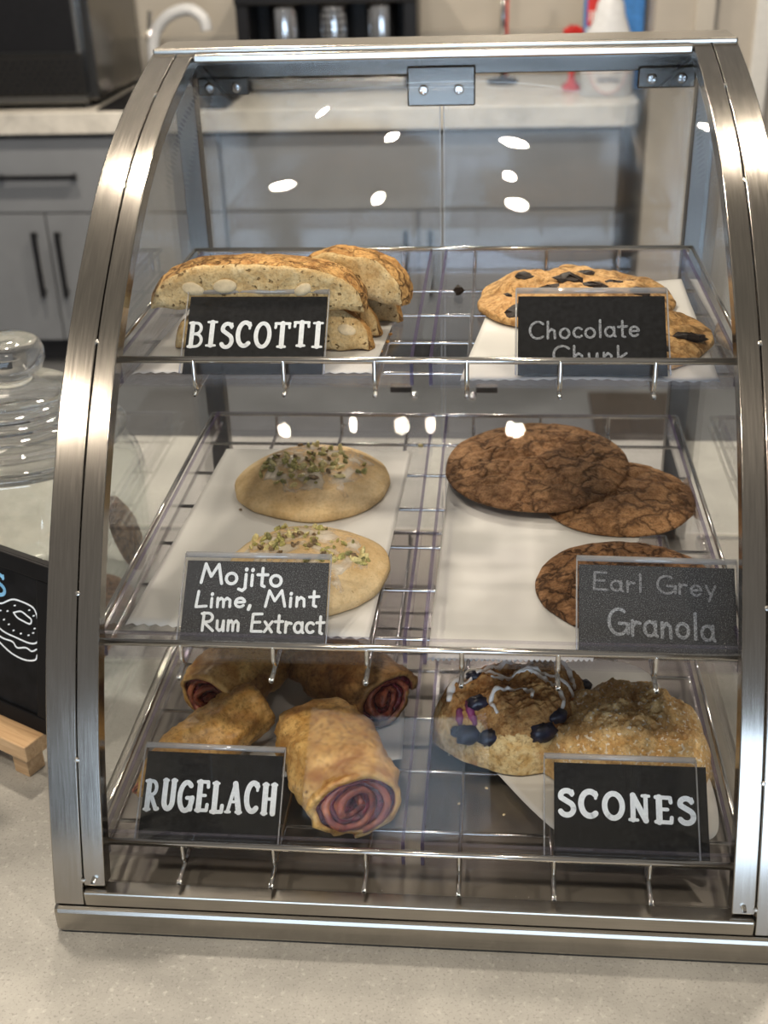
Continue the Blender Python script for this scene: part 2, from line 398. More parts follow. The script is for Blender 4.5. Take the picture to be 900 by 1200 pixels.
sink = MB()
sink.box(-.22, .22, -.26, .22, 0, .003); o = None
t = thing('drying_mat', 'dark mat lying on the back counter beside the oven', 'mat', (-1.06, 3.64, 0))
b = MB(); b.box(-.22, .22, -.20, .23, 0, .006); b.build('mat', M['black_plastic'], t, bevel=.003)
b = MB()
for k in range(9): b.box(-.205, .205, -.185 + k * .05, -.178 + k * .05, .006, .009)
b.build('ribs', M['black_plastic'], t)
t = thing('kitchen_faucet', 'pale curved faucet by the oven on the back counter', 'faucet', (-1.19, 3.9, 0))
MB().lathe([(0, 0), (.035, 0), (.035, .012), (.024, .02), (.022, .09), (0, .09)], 0, 0, 24).build('base', M['chrome_bright'], t, smooth=True)
pth = catmull([(0, 0, .08), (.0, 0, .14), (.02, 0, .20), (.075, -.01, .25), (.15, -.02, .268), (.2, -.03, .24), (.21, -.03, .20)], 6)
MB().tube(pth, .021, 14).build('spout', M['white_plastic'], t, smooth=True)
MB().tube([(.0, 0, .09), (-.02, .03, .16), (-.01, .05, .26)], .009, 10).build('lever', M['chrome_bright'], t, smooth=True)

t = thing('beverage_dispenser', 'black dispenser stand holding three chrome canisters on the back counter', 'dispenser', (-.54, 3.84, 0))
MB().box(-.30, .30, .12, .15, .02, .38).build('back_panel', M['black_plastic'], t, bevel=.004)
MB().box(-.315, .315, -.08, .15, .285, .38).build('top_panel', M['black_plastic'], t, bevel=.008)
for s in (-1, 1): MB().box(s * .29 - .022, s * .29 + .022, -.07, .15, 0, .30).build('side_panel', M['black_plastic'], t, bevel=.005)
MB().box(-.27, .27, -.09, .15, .012, .045).build('drip_tray', M['steel_h'], t, bevel=.004)
for x, per in ((-.155, False), (.018, True), (.185, False)):
    c = MB().lathe([(0, .046), (.05, .046), (.054, .06), (.054, .27), (.05, .284), (0, .284)], x, .01, 32).build('canister', M['chrome_bright'], t, smooth=True)
    if per:
        b = MB()
        for r in range(9):
            for k in range(5):
                a = -PI / 2 + (k - 2) * .38
                cx, cz = x + .0545 * math.cos(a), .08 + r * .022; cy = .01 + .0545 * math.sin(a)
                b.tube([(cx, cy, cz), (cx + .001 * math.cos(a), cy + .001 * math.sin(a), cz)], .0055, 8)
        b.build('holes', M['black_plastic'], c)
t = thing('towel_rod', 'thin upright chrome rod with a dark base on the back counter', 'rod', (.066, 3.9, 0))
MB().lathe([(0, 0), (.055, 0), (.055, .012), (.02, .018), (0, .018)], 0, 0, 32).build('base', M['black_plastic'], t, smooth=True)
MB().tube([(0, 0, .015), (0, 0, .40)], .0085, 14).build('pole', M['chrome_bright'], t, smooth=True)
MB().tube([(.014, .006, .012), (.014, .006, .40)], .0045, 10).build('stripe', M['red'], t, smooth=True)

t = thing('spray_bottle', 'white cleaning bottle with an oval label on the back counter', 'bottle', (.408, 3.60, 0))
def oval_loft(secs, seg=40):
    b = MB(); v = []; f = []
    for (rx, ry, z) in secs: v += [(rx * math.cos(2 * PI * k / seg), ry * math.sin(2 * PI * k / seg), z) for k in range(seg)]
    for i in range(len(secs) - 1):
        for k in range(seg): f.append((i * seg + k, i * seg + (k + 1) % seg, (i + 1) * seg + (k + 1) % seg, (i + 1) * seg + k))
    f.append(list(range(seg))[::-1]); f.append([(len(secs) - 1) * seg + k for k in range(seg)])
    return b.add(v, f)
body = oval_loft([(.075, .04, 0), (.086, .05, .006), (.087, .05, .11), (.083, .048, .155), (.062, .042, .21), (.048, .035, .25), (.042, .03, .285), (.025, .022, .305), (.022, .02, .325)]).build('body', M['white_plastic'], t, smooth=True)
def label_patch(rx, rz, cz, yoff, m, name, par):
    b = MB(); v = [(0, -.0515 - yoff, cz)]
    for k in range(36):
        a = 2 * PI * k / 36; x = rx * math.cos(a); v.append((x, -.05 * math.sqrt(max(0, 1 - (x / .0865) ** 2)) - .001 - yoff, cz + rz * math.sin(a)))
    b.add(v, [(0, 1 + k, 1 + (k + 1) % 36) for k in range(36)]); return b.build(name, m, par)
label_patch(.064, .085, .095, .0, M['label_pink'], 'label_border', body)
label_patch(.060, .081, .095, .0012, M['label'], 'label', body)
for z, w in ((.135, .034), (.128, .028), (.06, .04), (.054, .035), (.048, .038)): MB().box(-w, w, -.0535, -.0528, z, z + .003).build('print_line', M['grey_text'], body)
MB().lathe([(0, .325), (.026, .325), (.026, .355), (0, .355)], 0, 0, 24).build('cap', M['white_plastic'], t, smooth=True)
MB().box(-.02, .02, -.06, .03, .355, .385).build('spray_head', M['red'], t, bevel=.006)

t = thing('detergent_box', 'blue packet with a red panel behind the white bottle', 'package', (.432, 3.74, 0))
MB().box(-.098, .098, -.03, .04, 0, .34).build('packet', M['blue_box'], t, bevel=.004)
MB().box(-.094, -.02, -.0325, -.03, .02, .20).build('pale_panel', M['pale_blue'], t)
MB().box(-.090, -.030, -.0335, -.03, .205, .32).build('red_panel', M['red'], t)
for k in range(4): MB().box(-.082 + k * .012, -.076 + k * .012, -.0345, -.0335, .218, .25).build('print_stripe', M['label'], t)
t = thing('scrub_brush', 'red bristle brush standing beside the white bottle', 'brush', (.300, 3.72, 0))
b = MB(); b.lathe([(0, .0), (.03, .0), (.032, .012), (.012, .03), (.009, .10), (.014, .13), (0, .132)], 0, 0, 20); b.build('handle', M['red'], t, smooth=True)
rnd = random.Random(5); b = MB()
for k in range(90):
    a, e = rnd.uniform(0, 2 * PI), rnd.uniform(-.9, 1.3); d = Vector((math.cos(a) * math.cos(e), math.sin(a) * math.cos(e), math.sin(e)))
    b.tube([Vector((0, 0, .165)) + d * .01, Vector((0, 0, .165)) + d * rnd.uniform(.032, .046)], [.006, .005], 5)
b.build('bristles', M['red'], t)

# ------------------------------------------------------------------ display case
PROF = [(0.0, .0255), (.0035, .038), (.011, .063), (.020, .092), (.030, .122), (.042, .152), (.056, .182), (.071, .211), (.0875, .238), (.109, .272), (.141, .315), (.174, .352), (.212, .3885), (.252, .4185), (.303, .4555), (.357, .481), (.414, .502), (.49, .5215), (.512, .526)]
def smooth_prof(pts, n=90):
    d = [Vector((a, b, 0)) for a, b in pts]
    c = catmull(d, 10)
    for _ in range(60):
        c = [c[0]] + [(c[i - 1] + c[i] * 2 + c[i + 1]) / 4 for i in range(1, len(c) - 1)] + [c[-1]]
    return [(p.x, p.y) for p in c]
SP = smooth_prof(PROF)
def offset_prof(pr, d):
    out = []
    for i in range(len(pr)):
        a = pr[max(i - 1, 0)]; b = pr[min(i + 1, len(pr) - 1)]
        t = Vector((b[0] - a[0], b[1] - a[1])).normalized(); nrm = Vector((t.y, -t.x))  # inward (+y, -z side)
        out.append((pr[i][0] + nrm.x * d, pr[i][1] + nrm.y * d))
    return out
def band(x0, x1, pr, d0, d1):
    a = offset_prof(pr, d0); c = offset_prof(pr, d1); n = len(a)
    v = [(x, *p) for x in (x0, x1) for p in a] + [(x, *p) for x in (x0, x1) for p in c]
    f = []
    for i in range(n - 1):
        f += [(i, i + 1, n + i + 1, n + i), (2 * n + i, 3 * n + i, 3 * n + i + 1, 2 * n + i + 1), (i, 2 * n + i, 2 * n + i + 1, i + 1), (n + i, n + i + 1, 3 * n + i + 1, 3 * n + i)]
    f += [(0, n, 3 * n, 2 * n), (n - 1, 3 * n - 1, 4 * n - 1, 2 * n - 1)]
    return MB().add(v, f)
case = thing('display_case', 'steel framed pastry case with curved clear front on the countertop', 'display case', (0, 0, 0))
b = MB().box(-.2515, .2515, -.003, .555, .0015, .0238)
base = b.build('base', M['steel_h'], case, bevel=.0035)
MB().box(-.2495, .2495, .001, .553, 0, .002).build('rubber_gasket', M['black_plastic'], case)
MB().box(-.243, .243, .016, .548, .0238, .027).build('floor_plate', M['floor_steel'], case)
rv = [(182, 109), (147, 212), (114, 396), (93, 636), (90, 845)]
riv = [(.415, .5025), (.3, .454), (.193, .3715), (.083, .231), (.0325, .127), (.006, .045)]
for s in (-1, 1):
    ob = band(min(s * .2289, s * .25), max(s * .2289, s * .25), SP, 0, .013).build('outer_band', M['steel_v'], case, autosm=40, bevel=.0008)
    inn = [p for p in SP if p[1] > .0385]
    ib = band(min(s * .2129, s * .2281), max(s * .2129, s * .2281), inn, 0, .013).build('door_band', M['steel_v'], case, autosm=40, bevel=.0008)
    for (y, z) in riv:
        k = min(range(len(SP)), key=lambda i: abs(SP[i][1] - z)); p = SP[k]; a = SP[max(k - 1, 0)]; c = SP[min(k + 1, len(SP) - 1)]
        tt = Vector((c[0] - a[0], c[1] - a[1])).normalized(); nrm = Vector((0, -tt.y, tt.x))
        w = MB().tube([Vector((s * .2285, p[0], p[1])) - nrm * .0004, Vector((s * .2285, p[0], p[1])) + nrm * .0006, Vector((s * .2285, p[0], p[1])) + nrm * .0010], [.0016, .0016, .0008], 12)
        w.build('rivet', M['rivet'], ob, smooth=False)
    # rear post, side pane
    MB().box(s * .235 - .0095, s * .235 + .0095, .535, .552, .0238, .525).build('rear_post', M['post_steel'], case, bevel=.001)
    poly = [p for p in offset_prof(SP, .008) if p[1] > .03] + [(.533, .519), (.533, .027)]
    MB().prism(poly, s * .2415 - .0015, s * .2415 + .0015).build('side_pane', M['side'], case)
# lower door rail with a folded lip
MB().box(-.2278, .2278, -.0005, .012, .0255, .0378).build('door_rail', M['steel_h'], case, bevel=.0012)
pn = [p for p in SP if p[1] > .036]
band(-.2140, .2140, pn, .0145, .0170).build('front_pane', M['pane'], case, smooth=True)
# top
b = MB().box(-.25, .25, .500, .556, .5225, .5275); b.build('top_plate', M['steel_h'], case, bevel=.0015)
MB().box(-.2125, .2125, .490, .503, .5165, .5235).build('door_top_rail', M['steel_h'], case, bevel=.0015)
MB().box(-.226, .226, .546, .555, .4960, .5225).build('rear_crossbar', M['steel_mirror'], case, bevel=.001)
for x0, x1, z0, z1 in ((-.2235, -.176, .4815, .497), (-.031, .0305, .4690, .5035), (.174, .2245, .4815, .500)):
    h = MB().box(x0, x1, .5425, .5455, z0, z1).build('hinge_plate', M['steel_mirror'], case, bevel=.0025)
    w = x1 - x0
    for q in (.24, .76):
        x = x0 + w * q; z = z0 + (z1 - z0) * (.45 if w < .055 else .42)
        s_ = MB().lathe([(0, 0), (.0046, 0), (.0046, .0012), (.0032, .0026), (0, .003)], seg=16, axis='y').shift((x, .5425, z))
        s_.box(x - .003, x + .003, .5388, .5396, z - .0004, z + .0004); s_.box(x - .0004, x + .0004, .5388, .5396, z - .003, z + .003)
        s_.build('screw', M['chrome_bright'], h, smooth=False)
for s in (-1, 1):
    x0, x1 = (-.2245, -.0012) if s < 0 else (.0012, .2245)
    d = MB().box(x0, x1, .547, .5500, .030, .494).build('rear_door', M['rear'], case)
    e = -.0022 if s < 0 else .0012
    MB().box(e, e + .0010, .5468, .5502, .030, .494).build('door_edge', M['rear_edge'], d)
    kx = s * .0298
    MB().lathe([(0, 0), (.0042, 0), (.0042, .003), (.0034, .006), (.002, .008), (0, .0085)], seg=20, axis='y').shift((kx, .547, .185)).build('screw', M['chrome_bright'], d, smooth=True)
    MB().box(s * .044 - .011, s * .044 + .011, .550, .560, .186, .193).build('handle', M['mat_dark'], d, bevel=.001)

# ------------------------------------------------------------------ wire racks and trays
SH = {'t': (.1925, .3572), 'm': (.0788, .1940), 'b': (.0236, .0637)}; YR = .474
racks = {'t': 'upper wire rack carrying the biscotti and chocolate chunk trays', 'm': 'middle wire rack carrying the mojito and earl grey trays', 'b': 'lowest wire rack carrying the rugelach and scone trays'}
GAPF = {'t': .020, 'm': .015, 'b': .015}
for k, (yf, zr) in SH.items():
    t = thing('wire_rack', racks[k], 'rack', (0, yf, zr), group='wire racks in the pastry case')
    D = YR - yf; zb = -GAPF[k] - .0042
    MB().tube([(-.2272, 0, 0), (.2272, 0, 0)], .0025, 12).build('front_rail', M['chrome'], t, smooth=True)
    MB().tube([(-.2235, D, 0), (.2235, D, 0)], .0020, 12).build('rear_rail', M['chrome'], t, smooth=True)
    for s in (-1, 1):
        MB().tube([(s * .2238, 0, -.001), (s * .2238, D, 0)], .0018, 10).build('side_rail', M['chrome'], t, smooth=True)
        MB().tube(catmull([(s * .2205, .002, -.003), (s * .2205, .003, zb + .004), (s * .2205, .012, zb), (s * .2205, D - .01, zb), (s * .2205, D - .001, zb + .004), (s * .2205, D, -.002)], 5), .0016, 8).build('side_rail', M['chrome'], t, smooth=True)
    for j in range(6):
        x = (j - 2.5) * .0642
        p = catmull([(x, D, -.001), (x, D + .0005, -.011), (x, D - .003, zb + .0018), (x, D - .012, zb), (x, .016, zb), (x, .004, zb + .001), (x, -.0012, zb + .006), (x, -.0014, -.009), (x, -.0008, .0005)], 6)
        MB().tube(p, .0017, 8).build('wire', M['chrome'], t, smooth=True)
    y = .045
    while y < D - .02:
        MB().tube([(-.2205, y, zb - .0032), (.2205, y, zb - .0032)], .0016, 8).build('cross_wire', M['chrome'], t, smooth=True)
        y += .066
def tray(k, s, label):
    yf, zr = SH[k]; x0, x1 = (-.2175, -.0055) if s < 0 else (.0055, .2175)
    y0, y1 = yf + .0045, YR - .0045; zf = zr - GAPF[k]
    cx = (x0 + x1) / 2; cy = (y0 + y1) / 2
    t = thing('tray', label, 'tray', (cx, cy, zf - .0022), group='clear trays in the pastry case')
    hx, hy, H, w = (x1 - x0) / 2, (y1 - y0) / 2, GAPF[k] + .0022 + (.0045 if k != 't' else -.0005), .0024
    b = MB(); b.box(-hx, hx, -hy, hy, 0, .0020)
    b.box(-hx, -hx + w, -hy, hy, .0020, H - .0012); b.box(hx - w, hx, -hy, hy, .0020, H - .0012)
    b.box(-hx + w, hx - w, -hy, -hy + w, .0020, H - .0012); b.box(-hx + w, hx - w, hy - w, hy, .0020, H - .0012)
    b.build('body', M['tray'], t)
    b = MB(); z0, z1 = H - .0012, H
    b.box(-hx, -hx + w, -hy, hy, z0, z1); b.box(hx - w, hx, -hy, hy, z0, z1); b.box(-hx + w, hx - w, -hy, -hy + w, z0, z1, 1); b.box(-hx + w, hx - w, hy - w, hy, z0, z1, 1)
    for xx in (-hx, hx - w):
        for yy in (-hy, hy - w): b.box(xx, xx + w, yy, yy + w, .002, z0)
    b.build('rim', [M['rim'], M['rim_clear']], t)
for k, s, l in (('t', -1, 'clear plastic tray holding the biscotti'), ('t', 1, 'clear plastic tray holding the chocolate chunk cookies'), ('m', -1, 'clear plastic tray holding the pistachio topped cookies'),
                ('m', 1, 'clear plastic tray holding the brown crinkled cookies'), ('b', -1, 'clear plastic tray holding the rugelach rolls'), ('b', 1, 'clear plastic tray holding the two scones')):
    tray(k, s, l)
FL = {k: SH[k][1] - GAPF[k] for k in SH}

# ------------------------------------------------------------------ parchment sheets
def sheet(corners, z, label, nu=40, nv=26, amp=.0012, seed=0, zig=True, lift=None, poly=None, liftf=None):
    """corners: back-left, back-right, front-right, front-left"""
    bl, br, fr, fl = [Vector(c) for c in corners]
    cx = sum(c[0] for c in corners) / 4; cy = sum(c[1] for c in corners) / 4
    v = []; f = []
    for j in range(nv + 1):
        for i in range(nu + 1):
            u, w = i / nu, j / nv
            p = (fl.lerp(fr, u)).lerp(bl.lerp(br, u), w)
            x, y = p.x, p.y
            if zig and j == 0: y += .0016 * (1 if i % 2 else -1)
            zz = .0009 + amp * (1 + fbm(x * 14 + seed, y * 14, seed, 3)) * .9
            if liftf: zz += liftf(u, w)
            v.append((x - cx, y - cy, zz))
    for j in range(nv):
        for i in range(nu):
            a = j * (nu + 1) + i; f.append((a, a + 1, a + nu + 2, a + nu + 1))
    o = MB().add(v, f).build('parchment_paper', M['paper'], smooth=True, loc=(cx, cy, z))
    sm = o.modifiers.new('thickness', 'SOLIDIFY'); sm.thickness = .00025
    return tag(o, label, 'paper', 'parchment sheets under the pastries')
sheet([(-.2015, .41), (-.0255, .4056), (-.0365, .215), (-.2120, .212)], FL['t'], 'white parchment under the biscotti', seed=1)
sheet([(.050, .395), (.2115, .440), (.2065, .203), (.027, .203)], FL['t'], 'white parchment under the chocolate chunk cookies', seed=2)
sheet([(-.200, .43), (-.0235, .4298), (-.034, .118), (-.2125, .130)], FL['m'], 'white parchment under the pistachio topped cookies', seed=3)
sheet([(.0125, .40), (.186, .330), (.120, .098), (.0085, .094)], FL['m'], 'white parchment under the brown crinkled cookies', seed=4, nu=60)
sheet([(-.170, .262), (-.0205, .272), (-.0155, .146), (-.165, .105)], FL['b'], 'white parchment under the rugelach', seed=5, zig=False)

def rounded_sheet(pts, z, label, liftf, seed=0):
    o2 = catmull([(x, y, 0) for x, y in pts], 6, closed=True)
    cx = sum(p.x for p in o2) / len(o2); cy = sum(p.y for p in o2) / len(o2)
    v = [(0, 0, .001)]; f = []; K = 12; n = len(o2)
    for k in range(1, K + 1):
        for p in o2:
            x, y = (p.x - cx) * k / K, (p.y - cy) * k / K
            v.append((x, y, .0009 + .001 * (1 + fbm(x * 14 + seed, y * 14, seed, 3)) + liftf(x + cx, y + cy)))
    for i in range(n): f.append((0, 1 + i, 1 + (i + 1) % n))
    for k in range(K - 1):
        for i in range(n):
            a = 1 + k * n; f.append((a + i, a + (i + 1) % n, a + n + (i + 1) % n, a + n + i))
    o = MB().add(v, f).build('parchment_paper', M['paper'], smooth=True, loc=(cx, cy, z))
    sm = o.modifiers.new('thickness', 'SOLIDIFY'); sm.thickness = .00025
    return tag(o, label, 'paper', 'parchment sheets under the pastries')
rounded_sheet([(.0085, .215), (.012, .195), (.05, .145), (.088, .088), (.110, .070), (.15, .075), (.185, .075), (.207, .066), (.2135, .085), (.213, .125), (.205, .165), (.19, .26), (.15, .285), (.08, .27), (.02, .24)], FL['b'],
              'white parchment with a rounded end under the two scones', lambda x, y: .012 * max(0, (x - .185) / .03) ** 2 * (1 if y < .15 else .5), 7)

# ------------------------------------------------------------------ cookies
def vor(x, y, s, seed):
    d, _ = noise.voronoi(Vector((x * s + .35 * fbm(x * s, y * s, seed, 2), y * s + .35 * fbm(x * s + 9, y * s, seed, 2), seed)))
    return d[1] - d[0]
def cookie_fn(r, h, seed, dome=2.6, wob=.04, lump=.0015, lscale=45, crack=0, cscale=40):
    def rad(a): return r * (1 + wob * fbm(math.cos(a) * 1.3 + seed, math.sin(a) * 1.3, seed, 3))
    def top(x, y):
        a = math.atan2(y, x); q = min(1, math.hypot(x, y) / rad(a))
        z = h * (.28 + .72 * (1 - q ** dome)) if q < 1 else h * .28
        z += lump * fbm(x * lscale + seed, y * lscale, seed * 1.7, 4) * (1 - q ** 6)
        if crack:
            c = vor(x, y, cscale, seed); z -= crack * max(0, 1 - c / .26) * (1 - q ** 5 * .6) * min(1, max(0, .55 + 1.6 * fbm(x * 22 + seed, y * 22, 3, 2)))
        return z
    return rad, top
def cookie_mesh(rad, top, h, rings=56, seg=150):
    v = [(0, 0, top(0, 0))]; f = []
    for i in range(1, rings + 1):
        q = i / rings; q = 1 - (1 - q) ** 1.25
        for k in range(seg):
            a = 2 * PI * k / seg; R = rad(a) * q * .985; x, y = R * math.cos(a), R * math.sin(a)
            v.append((x, y, top(x, y)))
    for q, z in ((1.0, .19), (1.0, .10), (.975, .03), (.94, 0)):
        for k in range(seg):
            a = 2 * PI * k / seg; R = rad(a) * q; v.append((R * math.cos(a), R * math.sin(a), h * z))
    tot = rings + 4
    for k in range(seg): f.append((0, 1 + k, 1 + (k + 1) % seg))
    for i in range(tot - 1):
        for k in range(seg):
            a = 1 + i * seg; f.append((a + k, a + seg + k, a + seg + (k + 1) % seg, a + (k + 1) % seg))
    f.append([1 + (tot - 1) * seg + k for k in range(seg)])
    return MB().add(v, f)
def chunk(size, rnd, squash=(1, 1, 1)):
    """an irregular broken piece"""
    b = MB(); seg, ring = 7, 4; v = []; f = []
    for i in range(ring + 1):
        e = -PI / 2 + PI * i / ring
        for k in range(seg):
            a = 2 * PI * k / seg; rr = size * rnd.uniform(.75, 1.15)
            v.append((rr * math.cos(a) * math.cos(e) * squash[0], rr * math.sin(a) * math.cos(e) * squash[1], rr * math.sin(e) * squash[2]))
    for i in range(ring):
        for k in range(seg): f.append((i * seg + k, i * seg + (k + 1) % seg, (i + 1) * seg + (k + 1) % seg, (i + 1) * seg + k))
    return b.add(v, f)
def place_child(o, top, x, y, dz, rnd, tilt=.5):
    o.location = (x, y, top(x, y) + dz); o.rotation_euler = (rnd.uniform(-tilt, tilt), rnd.uniform(-tilt, tilt), rnd.uniform(0, 2 * PI))

# pistachio cookies
prnd = random.Random(3)
pist_src = [[chunk(s, prnd, (1.35, .85, .5)) for s in (.0020, .0030, .0040)] for _ in range(4)]
pist_mesh = {}
def pistachio(top, x, y, ci, si, parent, rnd):
    if (ci, si) not in pist_mesh:
        o = MB(); o.v = list(pist_src[ci][si].v); o.f = list(pist_src[ci][si].f); o.m = list(pist_src[ci][si].m)
        o = o.build('pistachio_piece', M['pist'][ci], parent); pist_mesh[(ci, si)] = o
    else:
        o = pist_mesh[(ci, si)].copy(); COL.objects.link(o); o.parent = parent
    place_child(o, top, x, y, .0008, rnd, 1.2)
def mojito(loc, r, h, seed, label, spots, rz=0):
    t = thing('cookie', label, 'cookie', loc, (0, 0, rz), 'cookies with pistachio topping')
    rad, top = cookie_fn(r, h, seed, dome=2.7, wob=.05, lump=.0020, lscale=34)
    cookie_mesh(rad, top, h).build('dough', M['mojito'], t, smooth=True)
    rnd = random.Random(seed)
    # glaze: a thin irregular skin over the top with drips
    v = []; f = []; seg, rings = 90, 22
    def gr(a): return r * (.70 + .16 * fbm(math.cos(a) * 2.2 + seed * 3, math.sin(a) * 2.2, 5, 3) + (.2 if abs(((a - 5.35) + PI) % (2 * PI) - PI) < .09 else 0))
    v.append((0, 0, top(0, 0) + .0004))
    for i in range(1, rings + 1):
        for k in range(seg):
            a = 2 * PI * k / seg; R = gr(a) * i / rings; x, y = R * math.cos(a), R * math.sin(a)
            v.append((x, y, top(x, y) + (.0005 if i < rings else -.0006)))
    for k in range(seg): f.append((0, 1 + k, 1 + (k + 1) % seg))
    for i in range(rings - 1):
        for k in range(seg): a = 1 + i * seg; f.append((a + k, a + seg + k, a + seg + (k + 1) % seg, a + (k + 1) % seg))
    MB().add(v, f).build('glaze', M['glaze_thin'], t, smooth=True)
    for (cx, cy, sp, n) in spots:
        for _ in range(n):
            x, y = cx + rnd.gauss(0, sp), cy + rnd.gauss(0, sp * .8)
            if math.hypot(x, y) > r * .88: continue
            pistachio(top, x, y, rnd.choice((0, 0, 1, 1, 2, 3)), rnd.choice((0, 0, 1, 1, 2)), t, rnd)
    return t
def thin_glaze():
    m, nt, out = newmat('thin_clear_glaze'); n = N(nt)
    f = n.noise(n.coord(), 55, 4, .6, .5)
    d = n('BsdfPrincipled', {'Base Color': (.76, .70, .58, 1), 'Roughness': .3, 'Coat Weight': .3})
    tp = n('BsdfTransparent', {'Color': (1, .98, .94, 1)})
    fac = n.ramp(f, [(.42, (.08,) * 3), (.60, (.75,) * 3)])
    mx = n('MixShader', {0: fac, 1: tp.outputs[0], 2: d.outputs[0]}); nt.links.new(mx.outputs[0], out.inputs[0]); return m
M['glaze_thin'] = thin_glaze()
mojito((-.105, .352, FL['m'] + .0018), .0675, .027, 11, 'pistachio topped cookie nearer the back of its tray', [(.010, -.014, .014, 42), (-.022, -.004, .014, 24), (.008, .022, .014, 16), (-.014, -.028, .010, 12)])
mojito((-.0895, .203, FL['m'] + .0018), .064, .025, 23, 'pistachio topped cookie behind the mojito card', [(-.030, .014, .014, 32), (.002, .018, .016, 30), (.022, -.010, .006, 12), (.042, -.004, .0055, 12), (-.01, .0, .02, 12)])

# crinkled brown cookies
def crinkle(loc, r, h, seed, label, mat, rot=(0, 0, 0), crack=.0036, cs=38, lump=.0026, ls=48):
    rad, top = cookie_fn(r, h, seed, dome=3.2, wob=.035, lump=lump, lscale=ls, crack=crack, cscale=cs)
    o = cookie_mesh(rad, top, h, 72, 190).build('cookie', mat, smooth=True, loc=loc); o.rotation_euler = rot
    return tag(o, label, 'cookie', 'brown cookies on the middle shelf')
crinkle((.1560, .336, FL['m'] + .002), .067, .0135, 4, 'brown crinkled cookie lying under the edge of another', M['crinkle'])
crinkle((.0895, .3760, FL['m'] + .0125), .0800, .0135, 9, 'brown crinkled cookie leaning on top of another at the back', M['crinkle'], (.02, -.055, .6), .004)
crinkle((.1530, .190, FL['m'] + .0018), .068, .014, 15, 'lumpy dark brown cookie behind the earl grey card', M['granola'], (0, 0, .3), .0026, 55, .0038, 85)

# chocolate chunk cookies
def chocchip(loc, r, h, seed, label, chips, rot=(0, 0, 0)):
    t = thing('cookie', label, 'cookie', loc, rot, 'chocolate chunk cookies')
    rad, top = cookie_fn(r, h, seed, dome=2.8, wob=.06, lump=.0065, lscale=30, crack=.004, cscale=26)
    cookie_mesh(rad, top, h).build('dough', M['choc_dough'], t, smooth=True)
    rnd = random.Random(seed)
    for (x, y, s) in chips:
        o = chunk(s * .82, rnd, (1.35, 1.05, .40)).build('chocolate_chunk', M['chocolate'], t)
        place_child(o, top, x, y, -.0012, rnd, .25); o.rotation_euler.z = rnd.uniform(-.5, .5)
chocchip((.1165, .372, FL['t'] + .0018), .079, .021, 31, 'wide chocolate chunk cookie behind the chocolate chunk card',
         [(-.006, -.002, .0120), (-.046, -.046, .0130), (-.024, -.020, .0115), (.012, -.022, .0115), (.030, -.004, .0095), (.048, -.022, .0100), (.008, .022, .009), (-.040, .008, .010), (-.055, -.012, .008), (.045, .018, .008), (-.008, -.056, .008)])
chocchip((.1470, .2830, FL['t'] + .0018), .066, .019, 37, 'chocolate chunk cookie at the right end of its tray', [(.046, -.024, .0120), (.053, -.013, .0075), (.022, -.045, .0085), (.008, -.05, .008), (-.02, .01, .010), (.012, .034, .008), (.018, .048, .007)], (0, 0, 0))

